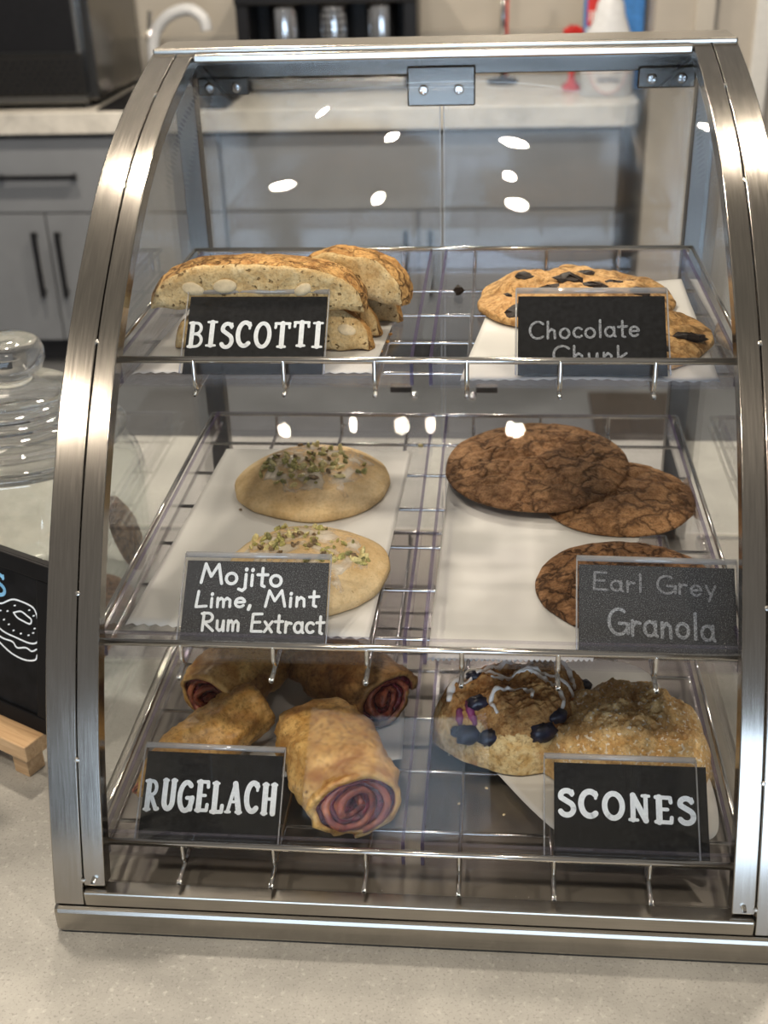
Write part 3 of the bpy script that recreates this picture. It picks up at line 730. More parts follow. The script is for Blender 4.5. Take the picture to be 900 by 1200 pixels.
# ------------------------------------------------------------------ biscotti
def biscotto(L, H, T, seed, loc, rot, label, almonds=()):
    t = thing('biscotto', label, 'biscotti', loc, rot, 'biscotti piled in the tray')
    rnd = random.Random(seed)
    def topz(u): return H * (max(0, 1 - abs(u) ** 3.0)) ** .5
    nu, nv, nt_ = 72, 16, 8
    v = []; f = []; mi = []
    def pt(u, w, y):
        x = u * L / 2; z = topz(u) * w
        return Vector((x, y, z))
    def disp(p):
        q = p * 1.0; s = 62
        d = Vector((fbm(p.x * s + seed, p.y * s, p.z * s, 4), fbm(p.x * s + 7, p.y * s + seed, p.z * s, 4), fbm(p.x * s, p.y * s + 3, p.z * s + seed, 4)))
        return q + d * .0016 + Vector((0, 0, .0022 * fbm(p.x * 24, 0, seed, 3)))
    idx = {}
    us = [-math.cos(PI * i / nu) for i in range(nu + 1)]
    def rim(u, w): return min(1, (1 - abs(u)) * L / 2 / .006, (1 - w) * topz(u) / .006 + .0, w * topz(u) / .006 + 0)
    for side in (-1, 1):
        for i, u in enumerate(us):
            for j in range(nv + 1):
                w = j / nv; e = max(0, rim(u, w)); y = side * (T / 2 - .0028 * (1 - e) ** 2)
                idx[(side, i, j)] = len(v); v.append(disp(pt(u, w, y)))
    for side in (-1, 1):
        for i in range(nu):
            for j in range(nv):
                q = (idx[(side, i, j)], idx[(side, i + 1, j)], idx[(side, i + 1, j + 1)], idx[(side, i, j + 1)])
                f.append(q if side < 0 else q[::-1]); mi.append(1)
    # crust strips over the top and bottom
    for jj in (nv, 0):
        prev = [idx[(-1, i, jj)] for i in range(nu + 1)]
        for k in range(1, nt_ + 1):
            if k == nt_: cur = [idx[(1, i, jj)] for i in range(nu + 1)]
            else:
                cur = []
                yy = -T / 2 + .0028 + (T - .0056) * k / nt_
                for i, u in enumerate(us):
                    p = pt(u, jj / nv, yy); bulge = .0022 * math.sin(PI * k / nt_)
                    p += Vector((bulge * u, 0, bulge * (1 - abs(u)) * (1 if jj else -1)))
                    cur.append(len(v)); v.append(disp(p))
            for i in range(nu): f.append((prev[i], prev[i + 1], cur[i + 1], cur[i]) if jj == 0 else (prev[i], cur[i], cur[i + 1], prev[i + 1])); mi.append(0)
            prev = cur
    b = MB(); b.v = [tuple(p) for p in v]; b.f = f; b.m = mi
    b.build('slice', [M['crust'], M['crumb']], t, smooth=True)
    for (x, z, a, r) in almonds:
        m = MB(); prof = [(0, -1)] + [(math.cos(e), math.sin(e)) for e in [-PI / 2 + PI * k / 10 for k in range(1, 10)]] + [(0, 1)]
        m.lathe(prof, 0, 0, 18)
        m.v = [(p[2] * .0090, p[1] * .0016, p[0] * .0055) for p in m.v]
        o = m.build('almond', M['almond'], t, smooth=True); o.location = (x, -T / 2 - .0002, z); o.rotation_euler = (0, a, 0); o.scale = (r, 1, r)
    return t
z0 = FL['t'] + .002
biscotto(.150, .038, .022, 1, (-.1170, .268, z0), (-.30, 0, -.03), 'biscotto standing behind the biscotti card, front of the bottom row', [(.058, .014, .2, .8)])
biscotto(.150, .038, .022, 2, (-.1130, .294, z0), (-.30, 0, .04), 'second biscotto of the bottom row, behind the front one')
biscotto(.150, .038, .022, 3, (-.0990, .335, z0), (-.25, 0, -.05), 'rearmost biscotto of the bottom row, its rounded end sticking out right')
biscotto(.160, .035, .032, 4, (-.1260, .272, z0 + .0325), (.02, 0.02, .0), 'long biscotto with white almonds lying on top of the pile', [(-.046, .0165, .2, .95), (-.022, .019, -.1, 1.0), (.036, .0175, -.5, .8)])
biscotto(.090, .032, .030, 5, (-.0600, .318, z0 + .0275), (.0, .10, -.25), 'short biscotto on top of the pile at the back right')

# ------------------------------------------------------------------ rugelach
def rugelach(R, L, seed, loc, rot, label, turns=3.4, sq=.86, dough='pastry', taper=0.0):
    t = thing('rugelach', label, 'pastry', loc, rot, 'rugelach rolls')
    td, tf = .0052, .0046; p = td + tf; r0 = R - p * turns - .0008
    nth, nl = int(turns * 44), 30
    def ribbon(ra, rb, end, dz_end, name, mat, lump, x_in=0.0):
        v = []; f = []
        for a_ in range(nth + 1):
            th = 2 * PI * turns * a_ / nth; base = r0 + p * th / (2 * PI)
            for l in range(nl + 1):
                s = l / nl; y = -L / 2 + L * s
                ex = end * math.sin(th * 1.3 + seed) + .6 * end * fbm(th * 1.1, seed, 0, 2)
                y += (ex - x_in if s > .5 else ex * .6 + x_in) * abs(2 * s - 1) ** 3
                e = abs(2 * s - 1) ** 2.2
                k = 1 - .10 * e - taper * max(0, (s - .55) / .45) ** 1.8
                outer = th > 2 * PI * (turns - 1)
                for q, rr in ((0, base - td * ra), (1, base - td * ra - rb)):
                    r = max(.0015, rr) * k
                    nz = lump * fbm(math.cos(th) * 2.2 + seed, math.sin(th) * 2.2 + y * 40, y * 45 + seed, 3)
                    if outer and q == 0: r += nz * 1.3 + .0016 * fbm(math.cos(th) * 6, math.sin(th) * 6 + y * 130, seed, 3)
                    else: r += nz * .5
                    x, z = r * math.cos(th + seed), r * math.sin(th + seed) * sq
                    if z < -R * sq * .86: z = -R * sq * .86 + (z + R * sq * .86) * .15
                    v.append((x, y, z))
        def id(a, l, q): return (a * (nl + 1) + l) * 2 + q
        for a in range(nth):
            for l in range(nl):
                f.append((id(a, l, 0), id(a + 1, l, 0), id(a + 1, l + 1, 0), id(a, l + 1, 0)))
                f.append((id(a, l, 1), id(a, l + 1, 1), id(a + 1, l + 1, 1), id(a + 1, l, 1)))
            f.append((id(a, 0, 0), id(a, 0, 1), id(a + 1, 0, 1), id(a + 1, 0, 0)))
            f.append((id(a, nl, 0), id(a + 1, nl, 0), id(a + 1, nl, 1), id(a, nl, 1)))
        for l in range(nl):
            f.append((id(0, l, 0), id(0, l + 1, 0), id(0, l + 1, 1), id(0, l, 1)))
            f.append((id(nth, l, 0), id(nth, l, 1), id(nth, l + 1, 1), id(nth, l + 1, 0)))
        b = MB().add(v, f)
        # dough that faces inwards or at the ends is stained by the jam
        if name == 'dough':
            cut = int(nth * (turns - 1.02) / turns)
            mi = []
            for a in range(nth):
                inn = a < cut
                for l in range(nl): mi += [1 if inn else 0, 1]
                mi += [1 if inn else 0, 1 if inn else 0]
            mi += [1] * (2 * nl); b.m = mi
        return b.build(name, mat, t, smooth=True)
    ribbon(0, td, .0035, 0, 'dough', [M[dough], M['pastry_in']], .0030)
    ribbon(1.0, tf, .0030, 0, 'filling', M['filling'], .0018, .0022)
    return t
M['pastry_brown'] = baked('dark_baked_pastry', [(.17, .065, .018), (.36, .16, .045), (.52, .29, .10)], 26, 240, .4, .0012, spec=.4, rough=.5)
ZB = FL['b'] + .002
def roll(end, back, R, seed, label, grow=1.0, sq=.86, dough='pastry', turns=3.4, tilt=0, taper=0.0, dz=0.0):
    """end: where the roll's showing end sits on the tray, back: its far end"""
    e, k = Vector(end), Vector(back); d = e - k; L = d.length; c = (e + k) / 2
    rugelach(R, L * grow, seed, (c.x, c.y, ZB + R * sq * .86 + dz), (tilt, 0, math.atan2(d.y, d.x) - PI / 2), label, sq=sq, dough=dough, turns=turns, taper=taper)
roll((-.041, .055), (-.081, .140), .0425, 2.2, 'rugelach with its dark raspberry spiral facing forward, right of the card', sq=.88)
roll((-.2075, .086), (-.134, .176), .0300, .95, 'rugelach lying partly behind the rugelach card', sq=.84, turns=2.6, taper=.74, tilt=-.12, dz=-.001)
roll((-.1720, .178), (-.132, .262), .0400, 1.2, 'rugelach at the back left with its open jam end showing', sq=.74, turns=3.2)
roll((-.030, .185), (-.096, .240), .0360, 3.3, 'dark browned rugelach at the back right corner of its tray', sq=.84, dough='pastry_brown', turns=3.0)

# ------------------------------------------------------------------ scones
def dome_mesh(rad, top, rings=60, seg=150, under=.9):
    return cookie_mesh(rad, top, .012, rings, seg)
def scone_fn(R, H, seed, tri=.0, rot=0, lump=.006, ls=34, pw=2.4, fine=.002):
    def rad(a): return R * (1 + tri * math.cos(3 * (a - rot)) + .06 * fbm(math.cos(a) * 1.8 + seed, math.sin(a) * 1.8, seed, 3))
    def top(x, y):
        a = math.atan2(y, x); q = min(1, math.hypot(x, y) / rad(a))
        z = .006 + (H - .006) * (max(0, 1 - q ** pw)) ** .62
        z += (lump * fbm(x * ls + seed, y * ls, seed, 5) + fine * fbm(x * 150, y * 190, seed, 3)) * (1 - q ** 8)
        return max(.004, z)
    return rad, top
t = thing('scone', 'blueberry scone with white icing drizzle at the left of its tray', 'scone', (.0725, .180, ZB + .001), (0, 0, .33), 'scones')
t.scale = (1.04, .76, 1)
rad, top = scone_fn(.061, .054, 3, .07, .5, .010, 36, 4.2, .0034)
o = dome_mesh(rad, top, 90, 200)
o.m = [1 if sum(o.v[i][2] for i in f) / len(f) < .033 + .006 * fbm(o.v[f[0]][0] * 60, o.v[f[0]][1] * 60, 2, 3) else 0 for f in o.f]
o.build('crumb', [M['scone'], M['scone_side']], t, smooth=True)
rnd = random.Random(8)
def berry(x, y, s, dz):
    b = MB(); prof = [(0, -s)] + [(s * math.cos(e), s * math.sin(e)) for e in [-PI / 2 + PI * k / 9 for k in range(1, 9)]] + [(0, s)]
    b.lathe(prof, 0, 0, 20); b.v = [tuple(Vector(p) * (1 + .28 * fbm(p[0] * 260, p[1] * 260, p[2] * 260 + x * 99, 3))) for p in b.v]
    o = b.build('blueberry', M['berry'], t, smooth=True); o.location = (x, y, top(x, y) + dz); o.scale = (1.1, 1, .8)
for q, deg, s, dz in ((.90, 212, .0100, -.0055), (.86, 232, .0085, -.0045), (.92, 198, .0060, -.004), (.66, 205, .0080, -.003), (.84, 275, .0100, -.005), (.80, 290, .0075, -.004), (.50, 150, .0065, -.003), (.90, 12, .0070, -.004), (.9, 350, .006, -.004)):
    a = math.radians(deg); berry(q * rad(a) * math.cos(a), q * rad(a) * math.sin(a), s, dz)
b = MB()
def drape(pts, r):
    p3 = [(p.x, p.y, top(p.x, p.y) + r * .15) for p in catmull([(x, y, 0) for x, y in pts], 8)]
    n = len(p3); b.tube(p3, [r * (.5 + .5 * math.sin(PI * i / (n - 1))) + .0003 * math.sin(i * 1.7) for i in range(n)], 8)
for pts, r in (([(-.024, -.034), (-.026, -.022), (-.014, -.016), (.004, -.022), (.002, -.034)], .0021), ([(.0, .01), (.012, .0), (.024, -.018), (.026, -.036), (.020, -.048)], .0022), ([(-.03, .02), (-.01, .006), (.015, .002), (.036, -.010), (.040, -.030)], .0019),
               ([(.03, .045), (.038, .03), (.044, .01), (.044, -.006)], .0024), ([(-.04, .010), (-.02, .018), (.0, .026), (.02, .030)], .0026), ([(-.052, .004), (-.044, .018), (-.026, .024)], .0040), ([(-.020, .002), (-.005, .005), (.010, .0)], .0016)):
    drape(pts, r)
b.build('icing_drizzle', M['glaze'], t, smooth=True)
b = MB()
for pts, r in (([(-.040, -.006), (-.041, -.018), (-.039, -.028)], .0032), ([(-.047, -.008), (-.048, -.018)], .0032)): drape(pts, r)
b.build('berry_juice', M['berry_juice'], t, smooth=True)

rad, top = scone_fn(.0650, .047, 14, .05, 1.2, .009, 34, 2.9, .0036)
o = dome_mesh(rad, top, 90, 200).build('scone', M['scone_sugar'], smooth=True, loc=(.1560, .158, ZB + .001))
tag(o, 'sugar topped golden scone behind the scones card', 'scone', 'scones')

# ------------------------------------------------------------------ crumbs
crnd = random.Random(77)
def crumb(loc, s, m, label, group=None, sq=(1.3, 1, .7)):
    o = chunk(s, crnd, sq).build('crumb', m, loc=(loc[0], loc[1], loc[2] + s * sq[2] * .8)); o.rotation_euler.z = crnd.uniform(0, 6)
    return tag(o, label, 'crumb', group)
crumb((.0195, .404, FL['t']), .0050, M['chocolate'], 'dark chocolate crumb left of the chocolate chunk cookies', None, (1.2, 1, .9))
for (x, y, s) in ((.0160, .2095, .0017), (.0286, .2048, .0021), (.0197, .1998, .0016), (.0628, .090, .0010), (.050, .118, .0011), (.0300, .100, .0010), (.0205, .155, .0010)):
    crumb((x, y, FL['b']), s, M['crumb_bit'], 'pale crumb on the bare tray floor left of the scones', 'crumbs beside the scones')
crumb((-.0170, .443, FL['m']), .0024, M['pist'][1], 'yellow green crumb at the back right of the pistachio cookie tray')
crumb((-.1620, .3050, FL['m'] + .003), .0014, M['pist'][2], 'dark crumb on the paper left of the rear pistachio cookie')
for (x, y) in ((-.030, .300), (-.031, .283), (-.0265, .330), (-.034, .262)):
    crumb((x, y, FL['t']), crnd.uniform(.0011, .0017), M['crust'], 'golden crumb on the tray right of the biscotti', 'crumbs beside the biscotti')

# ------------------------------------------------------------------ hand lettered cards
def arc(cx, cy, rx, ry, a0, a1, n=10):
    return [(cx + rx * math.cos(math.radians(a0 + (a1 - a0) * i / n)), cy + ry * math.sin(math.radians(a0 + (a1 - a0) * i / n))) for i in range(n + 1)]
GLY = {  # width, list of (weight, points)
 'B': (.62, [(1.5, [(.12, 0), (.12, 1)]), (1, [(.0, 1), (.3, 1)] + arc(.30, .77, .24, .23, 90, -90) + [(.14, .53)]), (1, [(.14, .53), (.32, .53)] + arc(.32, .265, .28, .265, 90, -90) + [(0, 0)])]),
 'I': (.40, [(1.6, [(.2, 0), (.2, 1)]), (.8, [(.0, 1), (.4, 1)]), (.8, [(.0, 0), (.4, 0)])]),
 'S': (.56, [(1.4, arc(.29, .76, .22, .22, 30, 200, 10) + arc(.29, .25, .25, .27, 70, -150, 12)), (.8, [(.49, .98), (.48, .80)])]),
 'C': (.60, [(1.5, arc(.33, .5, .32, .5, 50, 310, 16)), (.8, [(.55, .98), (.54, .74)])]),
 'O': (.68, [(1.4, arc(.34, .5, .32, .5, 0, 360, 22))]),
 'T': (.66, [(1.6, [(.33, 0), (.33, 1)]), (1, [(.0, .98), (.66, .98)]), (.9, [(.02, .98), (.0, .80)]), (.9, [(.64, .98), (.66, .80)]), (.9, [(.16, 0), (.5, 0)])]),
 'R': (.66, [(1.5, [(.14, 0), (.14, 1)]), (1, [(0, 1), (.32, 1)] + arc(.32, .76, .22, .24, 90, -90) + [(.14, .52)]), (1.2, [(.28, .52), (.6, .02), (.68, .03)]), (.8, [(0, 0), (.28, 0)])]),
 'U': (.64, [(1.5, [(.1, 1), (.1, .3)] + arc(.32, .28, .22, .28, 180, 360, 8) + [(.54, 1)]), (.8, [(0, 1), (.22, 1)]), (.8, [(.44, 1), (.66, 1)])]),
 'G': (.68, [(1.4, arc(.35, .5, .33, .5, 50, 355, 18)), (1.1, [(.40, .45), (.70, .45)]), (1.3, [(.62, .45), (.62, .05)])]),
 'E': (.56, [(1.6, [(.12, 0), (.12, 1)]), (1, [(0, 1), (.52, 1), (.54, .82)]), (.9, [(.12, .52), (.42, .52)]), (1, [(0, 0), (.54, 0), (.56, .2)])]),
 'L': (.54, [(1.6, [(.14, 0), (.14, 1)]), (.8, [(0, 1), (.28, 1)]), (1.1, [(0, 0), (.52, 0), (.54, .22)])]),
 'A': (.74, [(1.0, [(.06, 0), (.36, 1)]), (1.6, [(.36, 1), (.64, 0)]), (.8, [(.18, .36), (.54, .36)]), (.8, [(-.04, 0), (.18, 0)]), (.8, [(.5, 0), (.76, 0)])]),
 'H': (.68, [(1.6, [(.12, 0), (.12, 1)]), (1.6, [(.56, 0), (.56, 1)]), (.9, [(.12, .5), (.56, .5)]), (.8, [(0, 1), (.24, 1)]), (.8, [(0, 0), (.24, 0)]), (.8, [(.44, 1), (.68, 1)])]),
 'N': (.70, [(1.3, [(.12, 0), (.12, 1)]), (1.5, [(.12, 1), (.58, 0)]), (1.1, [(.58, 0), (.58, 1)]), (.8, [(0, 0), (.28, 0)]), (.8, [(.46, 1), (.70, 1)])]),
 # thin handwriting
 'mM': (.80, [(1, [(.0, 0), (.12, 1), (.36, .35), (.62, 1), (.78, 0)])]), 'mC': (.62, [(1, arc(.35, .5, .34, .5, 45, 310, 14))]), 'mL': (.48, [(1, [(.12, 1), (.06, .02), (.48, .06)])]),
 'mR': (.62, [(1, [(.08, 0), (.10, 1)]), (1, [(.0, .95)] + arc(.28, .74, .26, .25, 90, -90, 8) + [(.12, .48), (.6, .0)])]), 'mE': (.55, [(1, [(.52, 1), (.08, .98), (.05, .02), (.55, .02)]), (1, [(.07, .52), (.44, .54)])]),
 'mG': (.66, [(1, arc(.36, .5, .34, .5, 55, 350, 16)), (1, [(.38, .44), (.70, .44), (.69, .05)])]),
 'o': (.46, [(1, arc(.22, .29, .20, .28, 90, 450, 16))]), 'j': (.22, [(1, [(.18, .56), (.18, -.16), (.08, -.3), (-.06, -.22)]), (1.2, [(.18, .80), (.185, .84)])]), 'i': (.16, [(1, [(.08, .56), (.08, 0)]), (1.2, [(.08, .80), (.085, .84)])]),
 't': (.36, [(1, [(.18, .95), (.18, .06), (.28, .0)]), (1, [(.0, .6), (.38, .62)])]), 'm': (.62, [(1, [(.04, .56), (.05, 0), (.05, .38), (.18, .56), (.28, .42), (.29, 0), (.29, .38), (.42, .56), (.54, .42), (.55, 0)])]),
 'e': (.42, [(1, [(.04, .30), (.38, .32)] + arc(.21, .29, .19, .28, 10, 320, 14))]), 'n': (.42, [(1, [(.05, .58), (.05, 0), (.06, .36), (.2, .57), (.33, .44), (.35, 0)])]), ',': (.16, [(1.2, [(.08, .05), (.03, -.18)])]),
 'u': (.44, [(1, [(.05, .56), (.06, .14), (.18, 0), (.32, .12), (.36, .56)]), (1, [(.36, .56), (.38, 0)])]), 'x': (.40, [(1, [(.02, .56), (.38, 0)]), (1, [(.38, .58), (.02, 0)])]),
 'r': (.34, [(1, [(.06, .58), (.06, 0)]), (1, [(.06, .34), (.18, .54), (.32, .50)])]), 'a': (.46, [(1, arc(.21, .28, .19, .28, 20, 380, 14)), (1, [(.40, .56), (.40, .06), (.46, 0)])]), 'c': (.40, [(1, arc(.23, .28, .20, .28, 45, 315, 12))]),
 'h': (.44, [(1, [(.05, 1), (.05, 0)]), (1, [(.05, .34), (.2, .56), (.34, .44), (.36, 0)])]), 'l': (.16, [(1, [(.08, 1), (.08, 0)])]), 'k': (.42, [(1, [(.05, 1), (.05, 0)]), (1, [(.36, .58), (.06, .26), (.38, 0)])]),
 'y': (.42, [(1, [(.04, .56), (.2, .08)]), (1, [(.38, .58), (.14, -.3)])]), ' ': (.30, []), '4': (.1, [])}
def stroke(b, pts, w, z0, z1):
    """a flat chalk stroke with round ends: one prism per segment plus round joints"""
    P = [Vector((x, y, 0)) for x, y in pts]
    b.lift = getattr(b, 'lift', 0) + 1; base = z1 + 6e-6 * (b.lift % 12)
    for n_, p in enumerate(P):
        v = []; K = 10; z1 = base + 4e-7 * n_
        for z in (z0, z1): v += [(p.x + w / 2 * math.cos(2 * PI * k / K), p.y + w / 2 * math.sin(2 * PI * k / K), z) for k in range(K)]
        b.add(v, [list(range(K))[::-1], list(range(K, 2 * K))] + [(k, (k + 1) % K, K + (k + 1) % K, K + k) for k in range(K)])
    z1 = base + 3e-6
    for a, c in zip(P, P[1:]):
        d = c - a; z1 += 2e-7
        if d.length < 1e-7: continue
        q = Vector((-d.y, d.x, 0)).normalized() * w / 2
        v = [(*(p.xy), z) for z in (z0, z1) for p in (a - q, c - q, c + q, a + q)]
        b.add(v, [(3, 2, 1, 0), (4, 5, 6, 7), (0, 1, 5, 4), (1, 2, 6, 5), (2, 3, 7, 6), (3, 0, 4, 7)])
def write(b, text, x0, x1, y, h, w, z0, z1, hand=False, gap=.14, slope=0, seed=0):
    keys = []
    for ch in text: keys.append('m' + ch if hand and 'm' + ch in GLY and ch.isupper() else ch)
    tot = sum(GLY[k][0] + gap for k in keys) - gap; sx = (x1 - x0) / tot; x = 0; rnd = random.Random(seed)
    for k in keys:
        dy = rnd.uniform(-.03, .03) * h
        for wt, pts in GLY[k][1]:
            q = [(x0 + (x + px) * sx, y + dy + py * h + slope * (x + px) * sx) for px, py in pts]
            stroke(b, q, w * wt, z0, z1)
        x += GLY[k][0] + gap
LEAN = math.atan2(.0440, .0500)   # the slope of the card above the tray
def card(k, xc, label, lines, W=.105, Lh=.069, cardx=(0, 0), mat='card', rz=0, dy=.0, dz=None, cut=.0045):
    yf, zr = SH[k]; dz = .0040 if k == 't' else .0028
    t = thing('card_holder', label, 'sign', (xc, yf + .0125 + dy, FL[k] + dz), (LEAN, 0, rz), 'card holders in the pastry case')
    hw = W / 2
    MB().box(-hw, hw, 0, Lh, -.0030, -.0016).build('back_plate', M['holder'], t)
    MB().box(-hw, hw, 0, Lh, .0012, .0022).build('front_plate', M['holder'], t)
    b = MB(); b.tube([(-hw, Lh, -.0004), (hw, Lh, -.0004)], .0022, 10)
    b.tube([(-hw, 0, .0017), (-hw, Lh, .0017)], .0006, 6); b.tube([(hw, 0, .0017), (hw, Lh, .0017)], .0006, 6)
    b.build('fold', M['holder_edge'], t, smooth=True)
    # prop leg at the back that rests on the tray
    sn, cs = math.sin(LEAN), math.cos(LEAN); yy = Lh * .72; H = yy * sn + dz - .0025
    v = []
    for x in (-hw * .8, hw * .8):
        for (a, c) in ((0, 0), (.0016, 0), (.0016, -H), (0, -H)):
            # a: along world y, c: world z, expressed in the leaning frame
            v.append((x, yy + a * cs + c * sn, -.003 - a * sn + c * cs))
    MB().add(v, [(0, 1, 2, 3), (7, 6, 5, 4), (0, 4, 5, 1), (1, 5, 6, 2), (2, 6, 7, 3), (3, 7, 4, 0)]).build('prop_leg', M['holder'], t)
    cx0, cx1 = -hw + .0015 + cardx[0], hw - .0015 + cardx[1]; cl = Lh - cut
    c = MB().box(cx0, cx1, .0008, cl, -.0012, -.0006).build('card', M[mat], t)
    for text, u0, u1, v0, hh, w, hand, m, slope in lines:
        b = MB(); cw = cx1 - cx0
        write(b, text, cx0 + u0 * cw, cx0 + u1 * cw, cl * (1 - v0), hh * cl, w, -.00055, -.00025, hand, .24 if not hand else .12, slope, len(text))
        b.build('lettering', M[m], c)
card('t', -.1225, 'card holder reading BISCOTTI in white capitals', [('BISCOTTI', .02, .98, .64, .30, .0022, False, 'chalk', 0)])
card('t', .1195, 'card holder reading Chocolate Chunk in grey handwriting', [('Chocolate', .08, .82, .54, .21, .0017, True, 'chalk_grey', .03), ('Chunk', .24, .74, .84, .21, .0017, True, 'chalk_grey', .0)], W=.107)
card('m', -.1150, 'card holder reading Mojito Lime Mint Rum Extract', [('Mojito', .11, .68, .26, .22, .0022, True, 'chalk', -.03), ('Lime, Mint', .08, .94, .54, .18, .0020, True, 'chalk', .03), ('Rum Extract', .14, .99, .80, .20, .0020, True, 'chalk', .0)], mat='card_haze', W=.1055)
card('m', .1640, 'card holder reading Earl Grey Granola in faint handwriting', [('Earl Grey', .09, .88, .27, .19, .0016, True, 'chalk_faint', -.03), ('Granola', .19, .86, .74, .27, .0022, True, 'chalk_grey', -.03)], mat='card_haze', W=.1090, Lh=.071, rz=-.02)
card('b', -.1475, 'card holder reading RUGELACH in white capitals', [('RUGELACH', .02, .97, .64, .31, .0025, False, 'chalk', .01)], W=.1035, rz=-.01, dy=.0)
card('b', .1435, 'card holder reading SCONES with its black card pushed to the right', [('SCONES', .03, .91, .56, .26, .0027, False, 'chalk', -.03)], W=.1060, cardx=(.0055, .0085), rz=-.0, dy=.003)

# ------------------------------------------------------------------ chalkboard easel
ang = math.radians(-27); lean = math.radians(12)
t = thing('chalkboard_easel', 'black chalkboard on a small wooden easel left of the case', 'sign', (-.312, .163, 0), (0, 0, ang))
def tilt(o): o.rotation_euler = (-lean, 0, 0); o.location = (0, 0, .042); return o
bd = tilt(MB().box(-.27, .006, .003, .012, 0, .1475).build('board', M['board'], t, bevel=.001))
fr = MB()
for x0, x1, a, c in ((-.27, .006, .134, .1475), (-.27, .006, 0, .014), (-.008, .006, .014, .134), (-.27, -.256, .014, .134)): fr.box(x0, x1, .0005, .0035, a, c)
o = fr.build('frame', M['board_frame'], bd, bevel=.001)
b = MB()
def chalk(pts, w=.0013, m=None, sub=5): 
    cc = catmull([(x, y, 0) for x, y in pts], sub); stroke2(b, [(p.x, p.y) for p in cc], w)
def stroke2(b, pts, w):
    m = MB(); stroke(m, pts, w, 0, .0003)
    b.add([(x, .0030 - z, y) for x, y, z in m.v], m.f)
chalk([(-.062, .092), (-.056, .099), (-.0491, .1017), (-.0377, .1081), (-.0265, .1092), (-.0148, .1079), (-.0104, .1033), (-.0085, .0955), (-.0085, .0871), (-.0096, .0791), (-.018, .0754), (-.0327, .0756), (-.0497, .0769), (-.060, .083), (-.062, .092)])
chalk([(-.0365, .0969), (-.0281, .1004), (-.0208, .0985), (-.0162, .0965), (-.0178, .0924), (-.0254, .0927), (-.0324, .0938), (-.0365, .0969)])
chalk([(-.060, .073), (-.0498, .0704), (-.0384, .0706), (-.0329, .0669), (-.023, .07), (-.0161, .0689), (-.0105, .0723)])
chalk([(-.060, .069), (-.05, .0638), (-.0387, .0597), (-.0246, .0587), (-.0126, .0621), (-.0098, .0674)])
for x, y in ((-.0436, .0959), (-.035, .1032), (-.0184, .1040), (-.0135, .1005), (-.0424, .0845), (-.0368, .0808), (-.0284, .0805), (-.0195, .0817), (-.0142, .0853), (-.0125, .0897), (-.048, .0871), (-.052, .094)):
    stroke2(b, [(x - .0006, y), (x + .0006, y + .0006)], .0012)
b.build('chalk_burger_drawing', M['chalk'], bd)
b = MB(); mm = MB(); write(mm, 'S', -.0620, -.0460, .108, .018, .0022, 0, .0003)
b.add([(x, .0030 - z, y) for x, y, z in mm.v], mm.f); b.build('lettering', M['chalk_blue'], bd)
MB().box(-.27, -.0015, -.020, .016, .026, .0415).build('ledge', M['wood'], t, bevel=.0012)
for x in (-.022, -.225): MB().box(x - .0085, x + .0085, -.012, .006, 0, .026).build('leg', M['wood'], t, bevel=.0008)
MB().add([(-.135, .02, .16), (-.115, .02, .16), (-.115, .03, .16), (-.135, .03, .16), (-.135, .052, 0), (-.115, .052, 0), (-.115, .062, 0), (-.135, .062, 0)], [(0, 1, 2, 3), (7, 6, 5, 4), (0, 4, 5, 1), (1, 5, 6, 2), (2, 6, 7, 3), (3, 7, 4, 0)]).build('rear_leg', M['wood'], t)
# twine loop tied at the top of the board
tw = catmull([(-.090, .012, .178), (-.075, .004, .196), (-.058, .000, .212), (-.0455, -.002, .218), (-.0415, -.002, .213), (-.0475, .0, .203), (-.060, .002, .192), (-.075, .006, .182), (-.085, .012, .176)], 7)
MB().tube(tw, .0022, 8).build('twine_loop', M['twine'], t, smooth=True)

# ------------------------------------------------------------------ cookie jar
JX, JY = -.398, .42
t = thing('cookie_jar', 'round glass cookie jar with a knobbed lid behind the chalkboard', 'jar', (JX, JY, 0))
outer = [(0, 0), (.095, 0), (.108, .006), (.113, .02), (.1135, .12), (.1125, .150), (.108, .168), (.099, .180), (.094, .187), (.097, .192)]
inner = [(.093, .192), (.089, .187), (.094, .178), (.1035, .165), (.1085, .148), (.1095, .12), (.109, .022), (.104, .011), (.09, .007), (0, .007)]
MB().lathe(outer + inner, 0, 0, 72).build('body', M['glass'], t, smooth=True)
lid = [(0, .181), (.086, .181), (.0885, .190), (.099, .1945), (.1005, .199), (.097, .2035), (.091, .206), (.089, .211), (.086, .2135), (.0815, .2165), (.0825, .2195), (.079, .222), (.0735, .223), (.0745, .2265), (.071, .2295), (.064, .2305), (.0645, .2345), (.060, .2375), (.053, .2385), (.053, .2425), (.047, .245), (.040, .2455), (.034, .2475), (.026, .2485), (.0205, .2535), (.022, .258), (.031, .262), (.0345, .270), (.0345, .279), (.031, .287), (.022, .2915), (.012, .292), (0, .2915)]
MB().lathe(lid, 0, 0, 72).build('lid', M['lid_glass'], t, autosm=50)
def jar_cookie(loc, rot, r, label, seed):
    rad, top = cookie_fn(r, .016, seed, lump=.003, lscale=45)
    o = cookie_mesh(rad, top, .016, 24, 60).build('cookie', M['granola'], smooth=True, loc=loc); o.rotation_euler = rot
    return tag(o, label, 'cookie', 'cookies inside the glass jar')
jar_cookie((JX + .030, JY - .01, .0085), (0, 0, 0), .058, 'brown cookie lying flat on the floor of the glass jar', 51)
jar_cookie((JX + .078, JY + .020, .076), (0, 1.25, .2), .040, 'brown cookie standing against the right wall of the glass jar', 52)
jar_cookie((JX - .020, JY - .050, .028), (.30, -.15, 0), .045, 'brown cookie leaning at the front left inside the glass jar', 53)

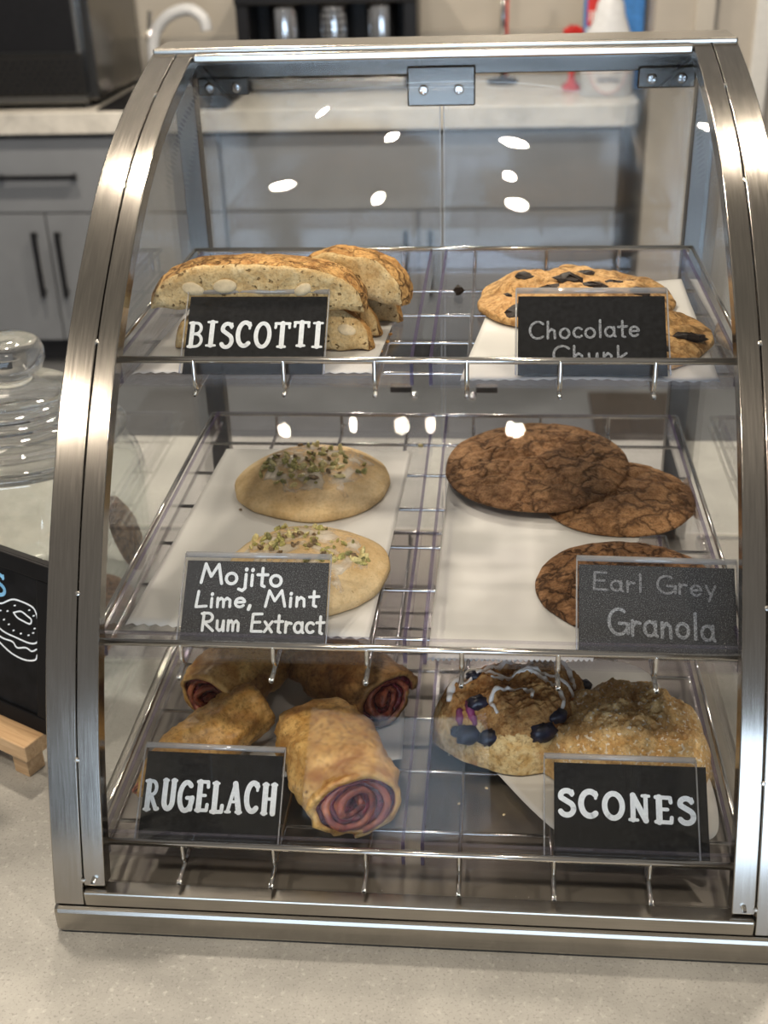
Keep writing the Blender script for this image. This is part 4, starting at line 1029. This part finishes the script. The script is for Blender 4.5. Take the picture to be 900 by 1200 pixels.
for o in list(COL.objects):   # seat everything on the two lower trays a little nearer the front
    if o.parent is None and o.get('category') in ('cookie', 'pastry', 'scone', 'crumb', 'paper') and o.location.z < .26 and o.location.x > -.25:
        o.location.y -= .0090

# ------------------------------------------------------------------ light
w = bpy.data.worlds.new('room_light'); scn.world = w; w.use_nodes = True
nt = w.node_tree; nt.nodes.clear(); n = N(nt)
tc = n('TexCoord'); sp = n('SeparateXYZ', {0: tc.outputs['Generated']})
g = n.ramp(n.math('MULTIPLY_ADD', sp.outputs[2], .5, .5), [(.0, (.06, .057, .053)), (.42, (.12, .118, .114)), (.55, (.21, .20, .187)), (.8, (.20, .185, .165)), (1, (.18, .165, .14))])
bg = n('Background', {0: g, 1: 1.0}); wo = n('OutputWorld', {0: bg.outputs[0]})
def lamp(name, loc, size, power, col, label, rot=(0, 0, 0), shape='DISK', sy=None):
    l = bpy.data.lights.new(name, 'AREA'); l.shape = shape; l.size = size; l.energy = power; l.color = col
    if sy: l.size_y = sy
    o = bpy.data.objects.new(name, l); COL.objects.link(o); o.location = loc; o.rotation_euler = rot
    return tag(o, label, 'light')
for x, y, p, l in ((-.95, -.62, 16, 'front left ceiling spotlight'), (1.05, -.62, 11, 'front right ceiling spotlight'), (.04, -.70, 9, 'front middle ceiling spotlight'), (-.50, .74, 18, 'ceiling spotlight over the jar'),
                   (.58, 1.0, 15, 'ceiling spotlight over the right of the case'), (-.42, 1.42, 10, 'ceiling spotlight over the aisle'), (-1.2, 2.5, 26, 'ceiling spotlight over the oven'), (.1, 2.5, 26, 'ceiling spotlight over the dispenser')):
    lamp('ceiling_spotlight', (x, y, 1.72), .13, p, (1, .87, .70), l)
lamp('shop_window_light', (.3, -3.6, -.05), 3.0, 84, (.60, .78, 1.0), 'daylight from the shop window behind the camera', (math.radians(90), 0, 0), 'RECTANGLE', 1.7)

# ------------------------------------------------------------------ view
vs = scn.view_settings; vs.view_transform = 'Standard'; vs.look = 'None'; vs.exposure = 0.08; vs.gamma = 1; vs.use_curve_mapping = False
cy = scn.cycles; cy.use_denoising = True; cy.max_bounces = 12; cy.transparent_max_bounces = 40; cy.caustics_reflective = False; cy.caustics_refractive = False
cy.sample_clamp_indirect = 6
